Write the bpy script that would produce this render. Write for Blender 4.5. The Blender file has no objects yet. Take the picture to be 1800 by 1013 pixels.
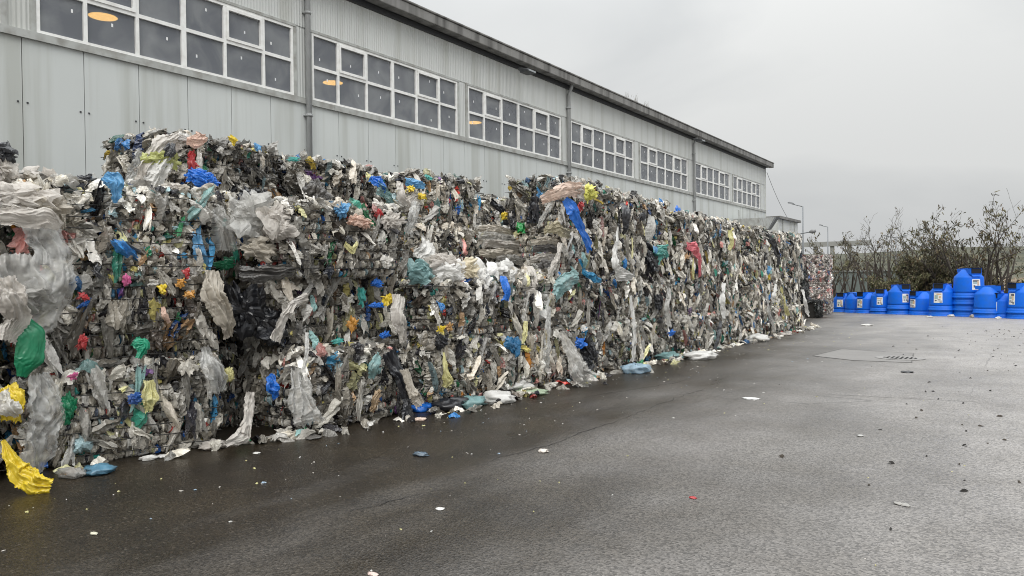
import bpy, math, random
import numpy as np
from mathutils import Vector, Matrix
R = math.radians
SC = bpy.context.scene
COL = SC.collection

# ------------------------------------------------------------------ camera
AX = np.array([[0.8239397542, 0.0025770414, -0.5666715453],
               [0.5665503616, 0.0174274440, 0.8238428078],
               [-0.0119987137, 0.9998448095, -0.0128991402]])   # world x, y, z in camera axes (right, up, forward)
EYE = np.array([0.0, 0.0, 1.6])
SLOPE = 0.016                                                    # the yard falls gently away along y
cam_d = bpy.data.cameras.new('camera'); cam = bpy.data.objects.new('camera', cam_d); COL.objects.link(cam)
cam_d.lens = 26.0; cam_d.sensor_width = 36.0; cam_d.clip_start = 0.05; cam_d.clip_end = 3000
cam.matrix_world = Matrix(((AX[0][0], AX[0][1], -AX[0][2], 0), (AX[1][0], AX[1][1], -AX[1][2], 0),
                           (AX[2][0], AX[2][1], -AX[2][2], 1.6), (0, 0, 0, 1)))
SC.camera = cam

# ------------------------------------------------------------------ world: overcast
SUN_EL, SUN_ROT = R(48), R(150)
W = bpy.data.worlds.new('World'); SC.world = W; W.use_nodes = True
nt = W.node_tree; nt.nodes.clear()
def nn(t, k, **kw):
    n = t.nodes.new(k)
    for a, b in kw.items(): setattr(n, a, b)
    return n
out = nn(nt, 'ShaderNodeOutputWorld'); bg = nn(nt, 'ShaderNodeBackground'); bg.inputs['Strength'].default_value = 0.1
sky = nn(nt, 'ShaderNodeTexSky'); sky.sky_type = 'NISHITA'; sky.sun_disc = False
sky.sun_elevation = SUN_EL; sky.sun_rotation = SUN_ROT; sky.air_density = 1.5; sky.dust_density = 5
hs = nn(nt, 'ShaderNodeHueSaturation'); hs.inputs['Saturation'].default_value = 0.12
tc = nn(nt, 'ShaderNodeTexCoord'); sx = nn(nt, 'ShaderNodeSeparateXYZ')
mp = nn(nt, 'ShaderNodeMapping'); mp.inputs['Scale'].default_value = (1.0, 1.0, 2.6)
nz = nn(nt, 'ShaderNodeTexNoise'); nz.inputs['Scale'].default_value = 1.7; nz.inputs['Detail'].default_value = 5; nz.inputs['Roughness'].default_value = 0.45
nz.inputs['Distortion'].default_value = 0.4
cr = nn(nt, 'ShaderNodeValToRGB'); cr.color_ramp.elements[0].position = 0.36; cr.color_ramp.elements[1].position = 0.64
cr.color_ramp.elements[0].color = (4.75, 4.95, 5.1, 1); cr.color_ramp.elements[1].color = (7.0, 7.1, 7.05, 1)
zc = nn(nt, 'ShaderNodeMath', operation='MAXIMUM'); zc.inputs[1].default_value = 0.0          # overcast: the zenith is several times brighter than the horizon
z3 = nn(nt, 'ShaderNodeMath', operation='POWER'); z3.inputs[1].default_value = 3.0
e1 = nn(nt, 'ShaderNodeMath', operation='MULTIPLY_ADD'); e1.inputs[1].default_value = 0.45; e1.inputs[2].default_value = 1.0
el = nn(nt, 'ShaderNodeMath', operation='MULTIPLY_ADD'); el.inputs[1].default_value = 5.0
mul = nn(nt, 'ShaderNodeVectorMath', operation='MULTIPLY')
mx = nn(nt, 'ShaderNodeMix', data_type='RGBA'); mx.inputs['Factor'].default_value = 0.9
L = nt.links.new
L(tc.outputs['Generated'], sx.inputs[0]); L(sx.outputs['Z'], zc.inputs[0]); L(zc.outputs[0], z3.inputs[0]); L(zc.outputs[0], e1.inputs[0]); L(z3.outputs[0], el.inputs[0]); L(e1.outputs[0], el.inputs[2])
L(tc.outputs['Generated'], mp.inputs[0]); L(mp.outputs[0], nz.inputs[0]); L(nz.outputs[0], cr.inputs[0])
L(cr.outputs[0], mul.inputs[0]); L(el.outputs[0], mul.inputs[1])
L(sky.outputs[0], hs.inputs['Color']); L(hs.outputs[0], mx.inputs[6]); L(mul.outputs[0], mx.inputs[7])
L(mx.outputs[2], bg.inputs['Color']); L(bg.outputs[0], out.inputs[0])
sun_d = bpy.data.lights.new('sun', 'SUN'); sun_d.energy = 1.4; sun_d.angle = R(35); sun_d.color = (1, 0.97, 0.93)
sun = bpy.data.objects.new('sun', sun_d); COL.objects.link(sun)
sdir = Vector((math.sin(SUN_ROT) * math.cos(SUN_EL), math.cos(SUN_ROT) * math.cos(SUN_EL), math.sin(SUN_EL)))
sun.rotation_euler = sdir.to_track_quat('Z', 'Y').to_euler(); sun.location = (10, -10, 30)
SC.view_settings.view_transform = 'Standard'; SC.view_settings.look = 'None'
SC.view_settings.exposure = 0.0; SC.view_settings.gamma = 1.0
SC.render.engine = 'CYCLES'
SC.cycles.filter_width = 1.0; SC.cycles.max_bounces = 6; SC.cycles.transparent_max_bounces = 12

# ------------------------------------------------------------------ places
def ray(px, py):
    return AX @ np.array([px - 900.0, -(py - 506.5), 1300.0])
def on_x(px, py, X):                                             # the point of the upright plane x = X seen at that spot of the photo
    r = ray(px, py); return EYE + r * (X / r[0])
def on_y(px, py, Y):
    r = ray(px, py); return EYE + r * (Y / r[1])
def on_ground(px, py):
    r = ray(px, py); return EYE + r * (-1.6 / (r[2] + SLOPE * r[1]))
def gz(y): return -SLOPE * y

# ------------------------------------------------------------------ object helpers
def tag(o, label=None, cat=None, group=None, kind=None):
    if label: o['label'] = label
    if cat: o['category'] = cat
    if group: o['group'] = group
    if kind: o['kind'] = kind
    return o
def empty(name, loc=(0, 0, 0), rz=0.0):
    o = bpy.data.objects.new(name, None); COL.objects.link(o); o.location = loc; o.rotation_euler = (0, 0, rz)
    o.empty_display_size = 0.2
    return o
def link_mesh(name, me, parent=None):
    o = bpy.data.objects.new(name, me); COL.objects.link(o)
    if parent: o.parent = parent
    return o
class MB:
    def __init__(s): s.v = []; s.f = []; s.m = []
    def add(s, v, f, m=0):
        b = len(s.v); s.v += [tuple(p) for p in v]; s.f += [tuple(i + b for i in q) for q in f]; s.m += [m] * len(f)
    def box(s, a, b, m=0):
        x0, y0, z0 = a; x1, y1, z1 = b
        s.add([(x0, y0, z0), (x1, y0, z0), (x1, y1, z0), (x0, y1, z0), (x0, y0, z1), (x1, y0, z1), (x1, y1, z1), (x0, y1, z1)],
              [(0, 3, 2, 1), (4, 5, 6, 7), (0, 1, 5, 4), (1, 2, 6, 5), (2, 3, 7, 6), (3, 0, 4, 7)], m)
    def tube(s, pts, rad, n=8, m=0):
        pts = [Vector(p) for p in pts]
        if not hasattr(rad, '__len__'): rad = [rad] * len(pts)
        b = len(s.v)
        for i, p in enumerate(pts):
            d = (pts[min(i + 1, len(pts) - 1)] - pts[max(i - 1, 0)])
            if d.length < 1e-9: d = Vector((0, 0, 1))
            d.normalize()
            a = d.cross(Vector((0, 0, 1)) if abs(d.z) < 0.9 else Vector((1, 0, 0))).normalized(); c = d.cross(a)
            for k in range(n):
                t = 2 * math.pi * k / n
                s.v.append(tuple(p + (a * math.cos(t) + c * math.sin(t)) * rad[i]))
        for i in range(len(pts) - 1):
            for k in range(n):
                s.f.append((b + i * n + k, b + i * n + (k + 1) % n, b + (i + 1) * n + (k + 1) % n, b + (i + 1) * n + k)); s.m.append(m)
        s.f.append(tuple(b + k for k in range(n))[::-1]); s.m.append(m)
        e = b + (len(pts) - 1) * n
        s.f.append(tuple(e + k for k in range(n))); s.m.append(m)
    def lathe(s, prof, n=32, m=0, c=(0, 0)):
        b = len(s.v)
        for r, z in prof:
            for k in range(n):
                t = 2 * math.pi * k / n; s.v.append((c[0] + r * math.cos(t), c[1] + r * math.sin(t), z))
        for i in range(len(prof) - 1):
            for k in range(n):
                s.f.append((b + i * n + k, b + i * n + (k + 1) % n, b + (i + 1) * n + (k + 1) % n, b + (i + 1) * n + k)); s.m.append(m)
    def build(s, name, mats, parent=None, smooth=False, bevel=0):
        me = bpy.data.meshes.new(name); me.from_pydata(s.v, [], s.f)
        for q in (mats if isinstance(mats, (list, tuple)) else [mats]): me.materials.append(q)
        me.polygons.foreach_set('material_index', s.m)
        if smooth: me.polygons.foreach_set('use_smooth', [True] * len(s.f))
        me.update()
        o = link_mesh(name, me, parent)
        if bevel:
            md = o.modifiers.new('bevel', 'BEVEL'); md.width = bevel; md.segments = 2; md.limit_method = 'ANGLE'
        return o
def np_mesh(name, V, F, mats, r1=None, r2=None, mi=None, smooth=False):
    me = bpy.data.meshes.new(name)
    me.vertices.add(len(V)); me.vertices.foreach_set('co', np.asarray(V, dtype=np.float32).ravel())
    nf = len(F); me.loops.add(nf * 4); me.polygons.add(nf)
    me.loops.foreach_set('vertex_index', np.asarray(F, dtype=np.int32).ravel())
    me.polygons.foreach_set('loop_start', np.arange(0, nf * 4, 4, dtype=np.int32))
    me.polygons.foreach_set('loop_total', np.full(nf, 4, dtype=np.int32))
    for q in mats: me.materials.append(q)
    if mi is not None: me.polygons.foreach_set('material_index', np.asarray(mi, dtype=np.int32))
    me.polygons.foreach_set('use_smooth', np.full(nf, smooth, dtype=bool))
    for nm, a in (('hue_pick', r1), ('tone', r2)):
        if a is not None:
            at = me.attributes.new(nm, 'FLOAT', 'POINT'); at.data.foreach_set('value', np.asarray(a, dtype=np.float32))
    me.update(calc_edges=True); me.validate()
    return me

# ------------------------------------------------------------------ materials
def mat(name, col, rough=0.6, metal=0.0, var=0.0, scale=6.0, bump=0.0, bscale=30.0, streak=0.0, spec=0.5, dark=(0.1, 0.1, 0.1), coat=0.0):
    m = bpy.data.materials.new(name); m.use_nodes = True; t = m.node_tree; p = t.nodes['Principled BSDF']
    p.inputs['Base Color'].default_value = (*col, 1); p.inputs['Roughness'].default_value = rough; p.inputs['Metallic'].default_value = metal
    p.inputs['Specular IOR Level'].default_value = spec; p.inputs['Coat Weight'].default_value = coat
    g = nn(t, 'ShaderNodeTexCoord'); k = t.links.new
    if var or streak:
        n = nn(t, 'ShaderNodeTexNoise'); n.inputs['Scale'].default_value = scale; n.inputs['Detail'].default_value = 6
        mpn = nn(t, 'ShaderNodeMapping'); k(g.outputs['Object'], mpn.inputs[0]); k(mpn.outputs[0], n.inputs[0])
        if streak: mpn.inputs['Scale'].default_value = (1, 1, 0.08)
        r = nn(t, 'ShaderNodeMapRange'); r.inputs[1].default_value = 0.42; r.inputs[2].default_value = 0.75
        r.inputs[3].default_value = 0; r.inputs[4].default_value = max(var, streak)
        mi = nn(t, 'ShaderNodeMix', data_type='RGBA'); mi.inputs[6].default_value = (*col, 1); mi.inputs[7].default_value = (*dark, 1)
        k(n.outputs[0], r.inputs[0]); k(r.outputs[0], mi.inputs[0]); k(mi.outputs[2], p.inputs['Base Color'])
    if bump:
        n2 = nn(t, 'ShaderNodeTexNoise'); n2.inputs['Scale'].default_value = bscale; n2.inputs['Detail'].default_value = 5
        b = nn(t, 'ShaderNodeBump'); b.inputs['Strength'].default_value = bump; b.inputs['Distance'].default_value = 0.02
        k(g.outputs['Object'], n2.inputs[0]); k(n2.outputs[0], b.inputs['Height']); k(b.outputs[0], p.inputs['Normal'])
    return m

def film_shader(m, color_socket_fn, clear=0.0, rough=0.33, trans=0.13, bscale=38.0, bstr=0.55):
    t = m.node_tree; k = t.links.new
    p = t.nodes['Principled BSDF']; o = t.nodes['Material Output']
    p.inputs['Roughness'].default_value = rough; p.inputs['Specular IOR Level'].default_value = 0.6
    c = color_socket_fn(t)
    k(c, p.inputs['Base Color'])
    g = nn(t, 'ShaderNodeTexCoord')
    n2 = nn(t, 'ShaderNodeTexNoise'); n2.noise_type = 'RIDGED_MULTIFRACTAL'; n2.inputs['Scale'].default_value = bscale; n2.inputs['Detail'].default_value = 3
    b = nn(t, 'ShaderNodeBump'); b.inputs['Strength'].default_value = bstr; b.inputs['Distance'].default_value = 0.012
    k(g.outputs['Object'], n2.inputs[0]); k(n2.outputs[0], b.inputs['Height']); k(b.outputs[0], p.inputs['Normal'])
    tr = nn(t, 'ShaderNodeBsdfTranslucent'); k(c, tr.inputs[0]); k(b.outputs[0], tr.inputs['Normal'])
    mi = nn(t, 'ShaderNodeMixShader'); mi.inputs[0].default_value = trans; k(p.outputs[0], mi.inputs[1]); k(tr.outputs[0], mi.inputs[2])
    last = mi.outputs[0]
    if clear:
        tp = nn(t, 'ShaderNodeBsdfTransparent'); m2 = nn(t, 'ShaderNodeMixShader')
        n3 = nn(t, 'ShaderNodeTexNoise'); n3.inputs['Scale'].default_value = 9; n3.inputs['Detail'].default_value = 4
        r = nn(t, 'ShaderNodeMapRange'); r.inputs[1].default_value = 0.35; r.inputs[2].default_value = 0.65
        r.inputs[3].default_value = clear * 0.5; r.inputs[4].default_value = min(1, clear * 1.5)
        k(g.outputs['Object'], n3.inputs[0]); k(n3.outputs[0], r.inputs[0]); k(r.outputs[0], m2.inputs[0])
        k(last, m2.inputs[1]); k(tp.outputs[0], m2.inputs[2]); last = m2.outputs[0]
    k(last, o.inputs[0])

PAL = [  # weight, colour
    (13, (0.47, 0.45, 0.41)), (6, (0.30, 0.28, 0.245)), (5, (0.024, 0.024, 0.030)), (8, (0.60, 0.58, 0.54)), (5, (0.21, 0.19, 0.16)),
    (1.3, (0.02, 0.10, 0.36)), (7, (0.40, 0.375, 0.33)), (4, (0.76, 0.76, 0.74)), (2.5, (0.13, 0.11, 0.095)), (1.1, (0.03, 0.22, 0.20)),
    (6, (0.53, 0.50, 0.44)), (4.5, (0.016, 0.016, 0.020)), (1.6, (0.62, 0.55, 0.20)), (6, (0.36, 0.345, 0.32)), (1.0, (0.50, 0.06, 0.05)),
    (5, (0.25, 0.235, 0.21)), (2.2, (0.30, 0.42, 0.46)), (7, (0.56, 0.545, 0.51)), (2.2, (0.40, 0.26, 0.15)), (1.2, (0.035, 0.20, 0.09)),
    (5, (0.66, 0.63, 0.57)), (2.2, (0.05, 0.06, 0.085)), (1.4, (0.05, 0.24, 0.45)), (3, (0.32, 0.29, 0.25)), (1, (0.55, 0.27, 0.25)),
    (2.5, (0.50, 0.49, 0.28)), (4, (0.44, 0.43, 0.42)), (0.6, (0.60, 0.25, 0.05)), (0.5, (0.14, 0.06, 0.20))]
def ramp_color(pal, shift=True, sat=1.0, val=1.0):
    def fn(t):
        k = t.links.new
        a = nn(t, 'ShaderNodeAttribute'); a.attribute_name = 'hue_pick'
        a2 = nn(t, 'ShaderNodeAttribute'); a2.attribute_name = 'tone'
        src = a.outputs['Fac']
        oi = nn(t, 'ShaderNodeObjectInfo')
        if shift:
            ad = nn(t, 'ShaderNodeMath', operation='ADD'); k(src, ad.inputs[0]); k(oi.outputs['Random'], ad.inputs[1])
            fr = nn(t, 'ShaderNodeMath', operation='FRACT'); k(ad.outputs[0], fr.inputs[0]); src = fr.outputs[0]
        r = nn(t, 'ShaderNodeValToRGB'); r.color_ramp.interpolation = 'CONSTANT'
        tot = sum(w for w, _ in pal); acc = 0
        while len(r.color_ramp.elements) < len(pal): r.color_ramp.elements.new(0.99)
        for e, (w, c) in zip(r.color_ramp.elements, pal): e.position = acc / tot; e.color = (*c, 1); acc += w
        k(src, r.inputs[0])
        mr = nn(t, 'ShaderNodeMapRange'); mr.inputs[3].default_value = 0.36 * val; mr.inputs[4].default_value = 1.6 * val
        k(a2.outputs['Fac'], mr.inputs[0])
        # every bale has its own overall greyness
        m7 = nn(t, 'ShaderNodeMath', operation='MULTIPLY'); m7.inputs[1].default_value = 7.31; k(oi.outputs['Random'], m7.inputs[0])
        f7 = nn(t, 'ShaderNodeMath', operation='FRACT'); k(m7.outputs[0], f7.inputs[0])
        r7 = nn(t, 'ShaderNodeMapRange'); r7.inputs[3].default_value = 0.68; r7.inputs[4].default_value = 1.22; k(f7.outputs[0], r7.inputs[0])
        mm = nn(t, 'ShaderNodeMath', operation='MULTIPLY'); k(mr.outputs[0], mm.inputs[0]); k(r7.outputs[0], mm.inputs[1])
        # mud and dirt
        g = nn(t, 'ShaderNodeTexCoord'); n = nn(t, 'ShaderNodeTexNoise'); n.inputs['Scale'].default_value = 14; n.inputs['Detail'].default_value = 5
        k(g.outputs['Object'], n.inputs[0])
        nr = nn(t, 'ShaderNodeMapRange'); nr.inputs[1].default_value = 0.45; nr.inputs[2].default_value = 0.75; nr.inputs[4].default_value = 0.35
        k(n.outputs[0], nr.inputs[0])
        h = nn(t, 'ShaderNodeHueSaturation'); h.inputs['Saturation'].default_value = sat; k(r.outputs[0], h.inputs['Color']); k(mm.outputs[0], h.inputs['Value'])
        d = nn(t, 'ShaderNodeMix', data_type='RGBA'); d.inputs[7].default_value = (0.10, 0.08, 0.06, 1)
        k(nr.outputs[0], d.inputs[0]); k(h.outputs[0], d.inputs[6])
        wm = nn(t, 'ShaderNodeMix', data_type='RGBA', blend_type='MULTIPLY'); wm.inputs[0].default_value = 1.0; wm.inputs[7].default_value = (1.01, 0.995, 0.96, 1); k(d.outputs[2], wm.inputs[6])
        return wm.outputs[2]
    return fn
M_FILM = bpy.data.materials.new('compressed film'); M_FILM.use_nodes = True; film_shader(M_FILM, ramp_color(PAL), rough=0.22)
PALW = [(2.2, (0.025, 0.025, 0.03)), (3, (0.24, 0.22, 0.19)), (6, (0.66, 0.64, 0.60)), (5, (0.52, 0.50, 0.46)), (1, (0.03, 0.03, 0.04)), (6, (0.74, 0.73, 0.71)), (3, (0.42, 0.39, 0.34)), (0.5, (0.04, 0.2, 0.5)), (4, (0.58, 0.56, 0.51)),
        (1.2, (0.62, 0.60, 0.36)), (5, (0.5, 0.49, 0.47)), (0.8, (0.3, 0.5, 0.5)), (3, (0.62, 0.57, 0.50)), (0.4, (0.6, 0.3, 0.28)), (0.5, (0.05, 0.3, 0.22)), (0.4, (0.6, 0.45, 0.08)), (2, (0.33, 0.31, 0.28))]
M_PUFF = bpy.data.materials.new('loose pale film'); M_PUFF.use_nodes = True; film_shader(M_PUFF, ramp_color(PALW), clear=0.10, trans=0.2, rough=0.2)
PALP = [(5, (0.62, 0.60, 0.58)), (3, (0.45, 0.40, 0.38)), (1, (0.5, 0.2, 0.19)), (4, (0.70, 0.68, 0.66)), (1, (0.10, 0.15, 0.3)), (3, (0.55, 0.42, 0.40)), (2, (0.2, 0.18, 0.17)), (0.4, (0.4, 0.07, 0.07))]
M_PET = bpy.data.materials.new('pressed bottles'); M_PET.use_nodes = True; film_shader(M_PET, ramp_color(PALP), rough=0.3)
PALB = [(6, (0.02, 0.022, 0.025)), (3, (0.04, 0.045, 0.045)), (1, (0.09, 0.09, 0.09)), (2, (0.015, 0.03, 0.03)), (0.4, (0.3, 0.3, 0.28))]
M_BLACKFILM = bpy.data.materials.new('pressed black film'); M_BLACKFILM.use_nodes = True; film_shader(M_BLACKFILM, ramp_color(PALB), rough=0.4)
M_CORE = mat('bale core in gap shade', (0.02, 0.018, 0.016), 0.95)  # near-black colour stands for the shade in gaps between fragments
M_WIRE = mat('binding wire', (0.022, 0.02, 0.018), 0.5, 0.3)
_fc = {}
def film(col, clear=0.0, rough=0.3, trans=0.25, dirt=0.35):
    key = (col, clear, rough, trans, dirt)
    if key in _fc: return _fc[key]
    m = bpy.data.materials.new('film colour'); m.use_nodes = True
    def fn(t):
        g = nn(t, 'ShaderNodeTexCoord'); n = nn(t, 'ShaderNodeTexNoise'); n.inputs['Scale'].default_value = 7; n.inputs['Detail'].default_value = 6
        r = nn(t, 'ShaderNodeMapRange'); r.inputs[1].default_value = 0.45; r.inputs[2].default_value = 0.75; r.inputs[4].default_value = dirt
        d = nn(t, 'ShaderNodeMix', data_type='RGBA'); d.inputs[6].default_value = (*col, 1); d.inputs[7].default_value = (0.16 + col[0] * .3, 0.13 + col[1] * .3, 0.10 + col[2] * .3, 1)
        t.links.new(g.outputs['Object'], n.inputs[0]); t.links.new(n.outputs[0], r.inputs[0]); t.links.new(r.outputs[0], d.inputs[0])
        return d.outputs[2]
    film_shader(m, fn, clear, rough, trans, bscale=14, bstr=0.3); _fc[key] = m
    return m

# asphalt: position driven wetness
def ground_mat():
    m = bpy.data.materials.new('wet asphalt'); m.use_nodes = True; t = m.node_tree; k = t.links.new; p = t.nodes['Principled BSDF']
    g = nn(t, 'ShaderNodeNewGeometry'); s = nn(t, 'ShaderNodeSeparateXYZ'); k(g.outputs['Position'], s.inputs[0])
    def noise(sc, det=4, rough=0.5, vec=None, st=None):
        n = nn(t, 'ShaderNodeTexNoise'); n.inputs['Scale'].default_value = sc; n.inputs['Detail'].default_value = det; n.inputs['Roughness'].default_value = rough
        v = g.outputs['Position']
        if st: q = nn(t, 'ShaderNodeMapping'); q.inputs['Scale'].default_value = st; k(v, q.inputs[0]); v = q.outputs[0]
        k(v, n.inputs[0]); return n.outputs[0]
    def mr(v, a, b, c, d):
        n = nn(t, 'ShaderNodeMapRange'); k(v, n.inputs[0]); n.inputs[1].default_value = a; n.inputs[2].default_value = b; n.inputs[3].default_value = c; n.inputs[4].default_value = d; return n.outputs[0]
    def ma(op, a, b):
        n = nn(t, 'ShaderNodeMath', operation=op)
        for i, v in enumerate((a, b)):
            if isinstance(v, (int, float)): n.inputs[i].default_value = v
            else: k(v, n.inputs[i])
        return n.outputs[0]
    def mixc(f, a, b):
        n = nn(t, 'ShaderNodeMix', data_type='RGBA')
        if isinstance(f, float): n.inputs[0].default_value = f
        else: k(f, n.inputs[0])
        for i, v in ((6, a), (7, b)):
            if isinstance(v, tuple): n.inputs[i].default_value = (*v, 1)
            else: k(v, n.inputs[i])
        return n.outputs[2]
    big = noise(0.35, 4); mid = noise(1.3, 5, 0.6); tracks = noise(1.0, 4, 0.5, st=(0.9, 0.22, 1))
    # dryness grows away from the bales
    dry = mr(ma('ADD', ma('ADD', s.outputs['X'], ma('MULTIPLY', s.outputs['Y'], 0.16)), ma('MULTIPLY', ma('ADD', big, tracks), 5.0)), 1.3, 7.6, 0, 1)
    agg = nn(t, 'ShaderNodeTexVoronoi'); agg.inputs['Scale'].default_value = 70; k(g.outputs['Position'], agg.inputs[0])
    sp = nn(t, 'ShaderNodeSeparateColor'); k(agg.outputs['Color'], sp.inputs[0])
    grain = mr(sp.outputs[0], 0.0, 1.0, 0.5, 1.5)
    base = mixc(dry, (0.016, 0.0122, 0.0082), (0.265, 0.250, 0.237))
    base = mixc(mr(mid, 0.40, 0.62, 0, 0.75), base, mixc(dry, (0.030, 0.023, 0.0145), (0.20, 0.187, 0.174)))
    h = nn(t, 'ShaderNodeHueSaturation'); k(base, h.inputs['Color']); k(grain, h.inputs['Value'])
    pale = mr(sp.outputs[1], 0.97, 0.975, 0, 0.4)
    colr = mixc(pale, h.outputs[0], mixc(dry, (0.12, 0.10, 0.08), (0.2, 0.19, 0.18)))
    # sealed joints and cracks
    w = nn(t, 'ShaderNodeTexVoronoi'); w.feature = 'DISTANCE_TO_EDGE'; w.inputs['Scale'].default_value = 0.16
    dist = nn(t, 'ShaderNodeMix', data_type='VECTOR'); dist.inputs[0].default_value = 0.12
    n5 = nn(t, 'ShaderNodeTexNoise'); n5.inputs['Scale'].default_value = 1.2; n5.inputs['Detail'].default_value = 6; k(g.outputs['Position'], n5.inputs[0])
    k(g.outputs['Position'], dist.inputs[4]); k(n5.outputs['Color'], dist.inputs[5]); k(dist.outputs[1], w.inputs[0])
    crack = ma('MULTIPLY', mr(w.outputs['Distance'], 0.0, 0.0022, 0.6, 0), mr(big, 0.45, 0.6, 0, 1))
    colr = mixc(crack, colr, (0.012, 0.011, 0.010))
    k(colr, p.inputs['Base Color'])
    rgh = ma('ADD', mr(dry, 0, 1, 0.34, 0.50), mr(tracks, 0.3, 0.7, -0.08, 0.08))
    k(rgh, p.inputs['Roughness']); k(mr(dry, 0, 1, 0.36, 0.55), p.inputs['Specular IOR Level'])
    b = nn(t, 'ShaderNodeBump'); b.inputs['Strength'].default_value = 0.5; b.inputs['Distance'].default_value = 0.006
    k(ma('ADD', agg.outputs['Distance'], ma('MULTIPLY', noise(30, 4), 0.6)), b.inputs['Height']); k(b.outputs[0], p.inputs['Normal'])
    return m

# wall cladding
def clad_mat(name, col, ribs=0.0, stains=0.5):
    m = bpy.data.materials.new(name); m.use_nodes = True; t = m.node_tree; k = t.links.new; p = t.nodes['Principled BSDF']
    g = nn(t, 'ShaderNodeTexCoord')
    def nzz(sc, st, det=5):
        q = nn(t, 'ShaderNodeMapping'); q.inputs['Scale'].default_value = st; k(g.outputs['Object'], q.inputs[0])
        n = nn(t, 'ShaderNodeTexNoise'); n.inputs['Scale'].default_value = sc; n.inputs['Detail'].default_value = det; k(q.outputs[0], n.inputs[0]); return n.outputs[0]
    st1 = nzz(2.2, (1, 1, 0.05)); st2 = nzz(9, (1, 1, 0.04)); st3 = nzz(0.7, (1, 1, 0.6))
    def mr(v, a, b, c, d):
        n = nn(t, 'ShaderNodeMapRange'); k(v, n.inputs[0]); n.inputs[1].default_value = a; n.inputs[2].default_value = b; n.inputs[3].default_value = c; n.inputs[4].default_value = d; return n.outputs[0]
    def mx(f, a, b):
        n = nn(t, 'ShaderNodeMix', data_type='RGBA'); k(f, n.inputs[0])
        if isinstance(a, tuple): n.inputs[6].default_value = (*a, 1)
        else: k(a, n.inputs[6])
        n.inputs[7].default_value = (*b, 1); return n.outputs[2]
    c = mx(mr(st3, 0.3, 0.7, 0, 0.5), col, tuple(v * 0.86 for v in col))
    c = mx(mr(st1, 0.50, 0.66, 0, stains), c, (col[0] * 0.62, col[1] * 0.61, col[2] * 0.56))
    c = mx(mr(st2, 0.55, 0.75, 0, stains * 0.5), c, (col[0] * 0.66, col[1] * 0.64, col[2] * 0.58))
    k(c, p.inputs['Base Color']); p.inputs['Roughness'].default_value = 0.5; p.inputs['Metallic'].default_value = 0.0
    if ribs:
        s = nn(t, 'ShaderNodeSeparateXYZ'); k(g.outputs['Object'], s.inputs[0])
        a = nn(t, 'ShaderNodeMath', operation='MULTIPLY'); a.inputs[1].default_value = 2 * math.pi / 0.075; k(s.outputs['Y'], a.inputs[0])
        b0 = nn(t, 'ShaderNodeMath', operation='SINE'); k(a.outputs[0], b0.inputs[0])
        b = nn(t, 'ShaderNodeBump'); b.inputs['Strength'].default_value = ribs; b.inputs['Distance'].default_value = 0.008; k(b0.outputs[0], b.inputs['Height']); k(b.outputs[0], p.inputs['Normal'])
    return m

# ------------------------------------------------------------------ ground
def ground():
    xs = np.concatenate([np.linspace(-400, -30, 8), np.linspace(-26, 30, 29), np.linspace(40, 500, 10)])
    ys = np.concatenate([np.linspace(-60, 0, 6), np.linspace(4, 80, 39), np.array([90, 110, 140, 200, 300, 500, 900, 1500])])
    V = []; F = []
    for y in ys:
        for x in xs:
            z = -SLOPE * min(y, 75)
            V.append((x, y, z))
    n = len(xs)
    for j in range(len(ys) - 1):
        for i in range(n - 1): F.append((j * n + i, j * n + i + 1, (j + 1) * n + i + 1, (j + 1) * n + i))
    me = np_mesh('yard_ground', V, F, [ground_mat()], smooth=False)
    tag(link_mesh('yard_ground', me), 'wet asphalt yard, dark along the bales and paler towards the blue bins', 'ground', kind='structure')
ground()

# ------------------------------------------------------------------ warehouse
D = 13.3; XW = -13.3
LOWZ, WB, WT, EAVE = -1.6, 5.72, 7.25, 8.45
Y0, Y1 = -14.0, 3.585 * D
M_LOW = clad_mat('flat cladding', (0.60, 0.625, 0.61), 0, 0.6)
M_UP = clad_mat('ribbed cladding', (0.63, 0.645, 0.625), 0.7, 0.5)
M_SEAM = mat('panel joint', (0.10, 0.10, 0.10), 0.8)
M_TRIM = mat('grey flashing', (0.42, 0.43, 0.41), 0.5, var=0.7, scale=5, dark=(0.17, 0.155, 0.13))
M_FASC = mat('weathered gutter', (0.22, 0.215, 0.205), 0.6, var=0.95, scale=3.5, streak=0.95, dark=(0.045, 0.042, 0.038))
M_DARKM = mat('dark metal', (0.04, 0.042, 0.045), 0.5)
M_PVC = mat('white window profile', (0.84, 0.84, 0.82), 0.4, var=0.3, scale=8, dark=(0.4, 0.38, 0.33))
M_PIPE = mat('downpipe paint', (0.33, 0.34, 0.34), 0.4, var=0.3, scale=4, dark=(0.15, 0.14, 0.12))
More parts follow.
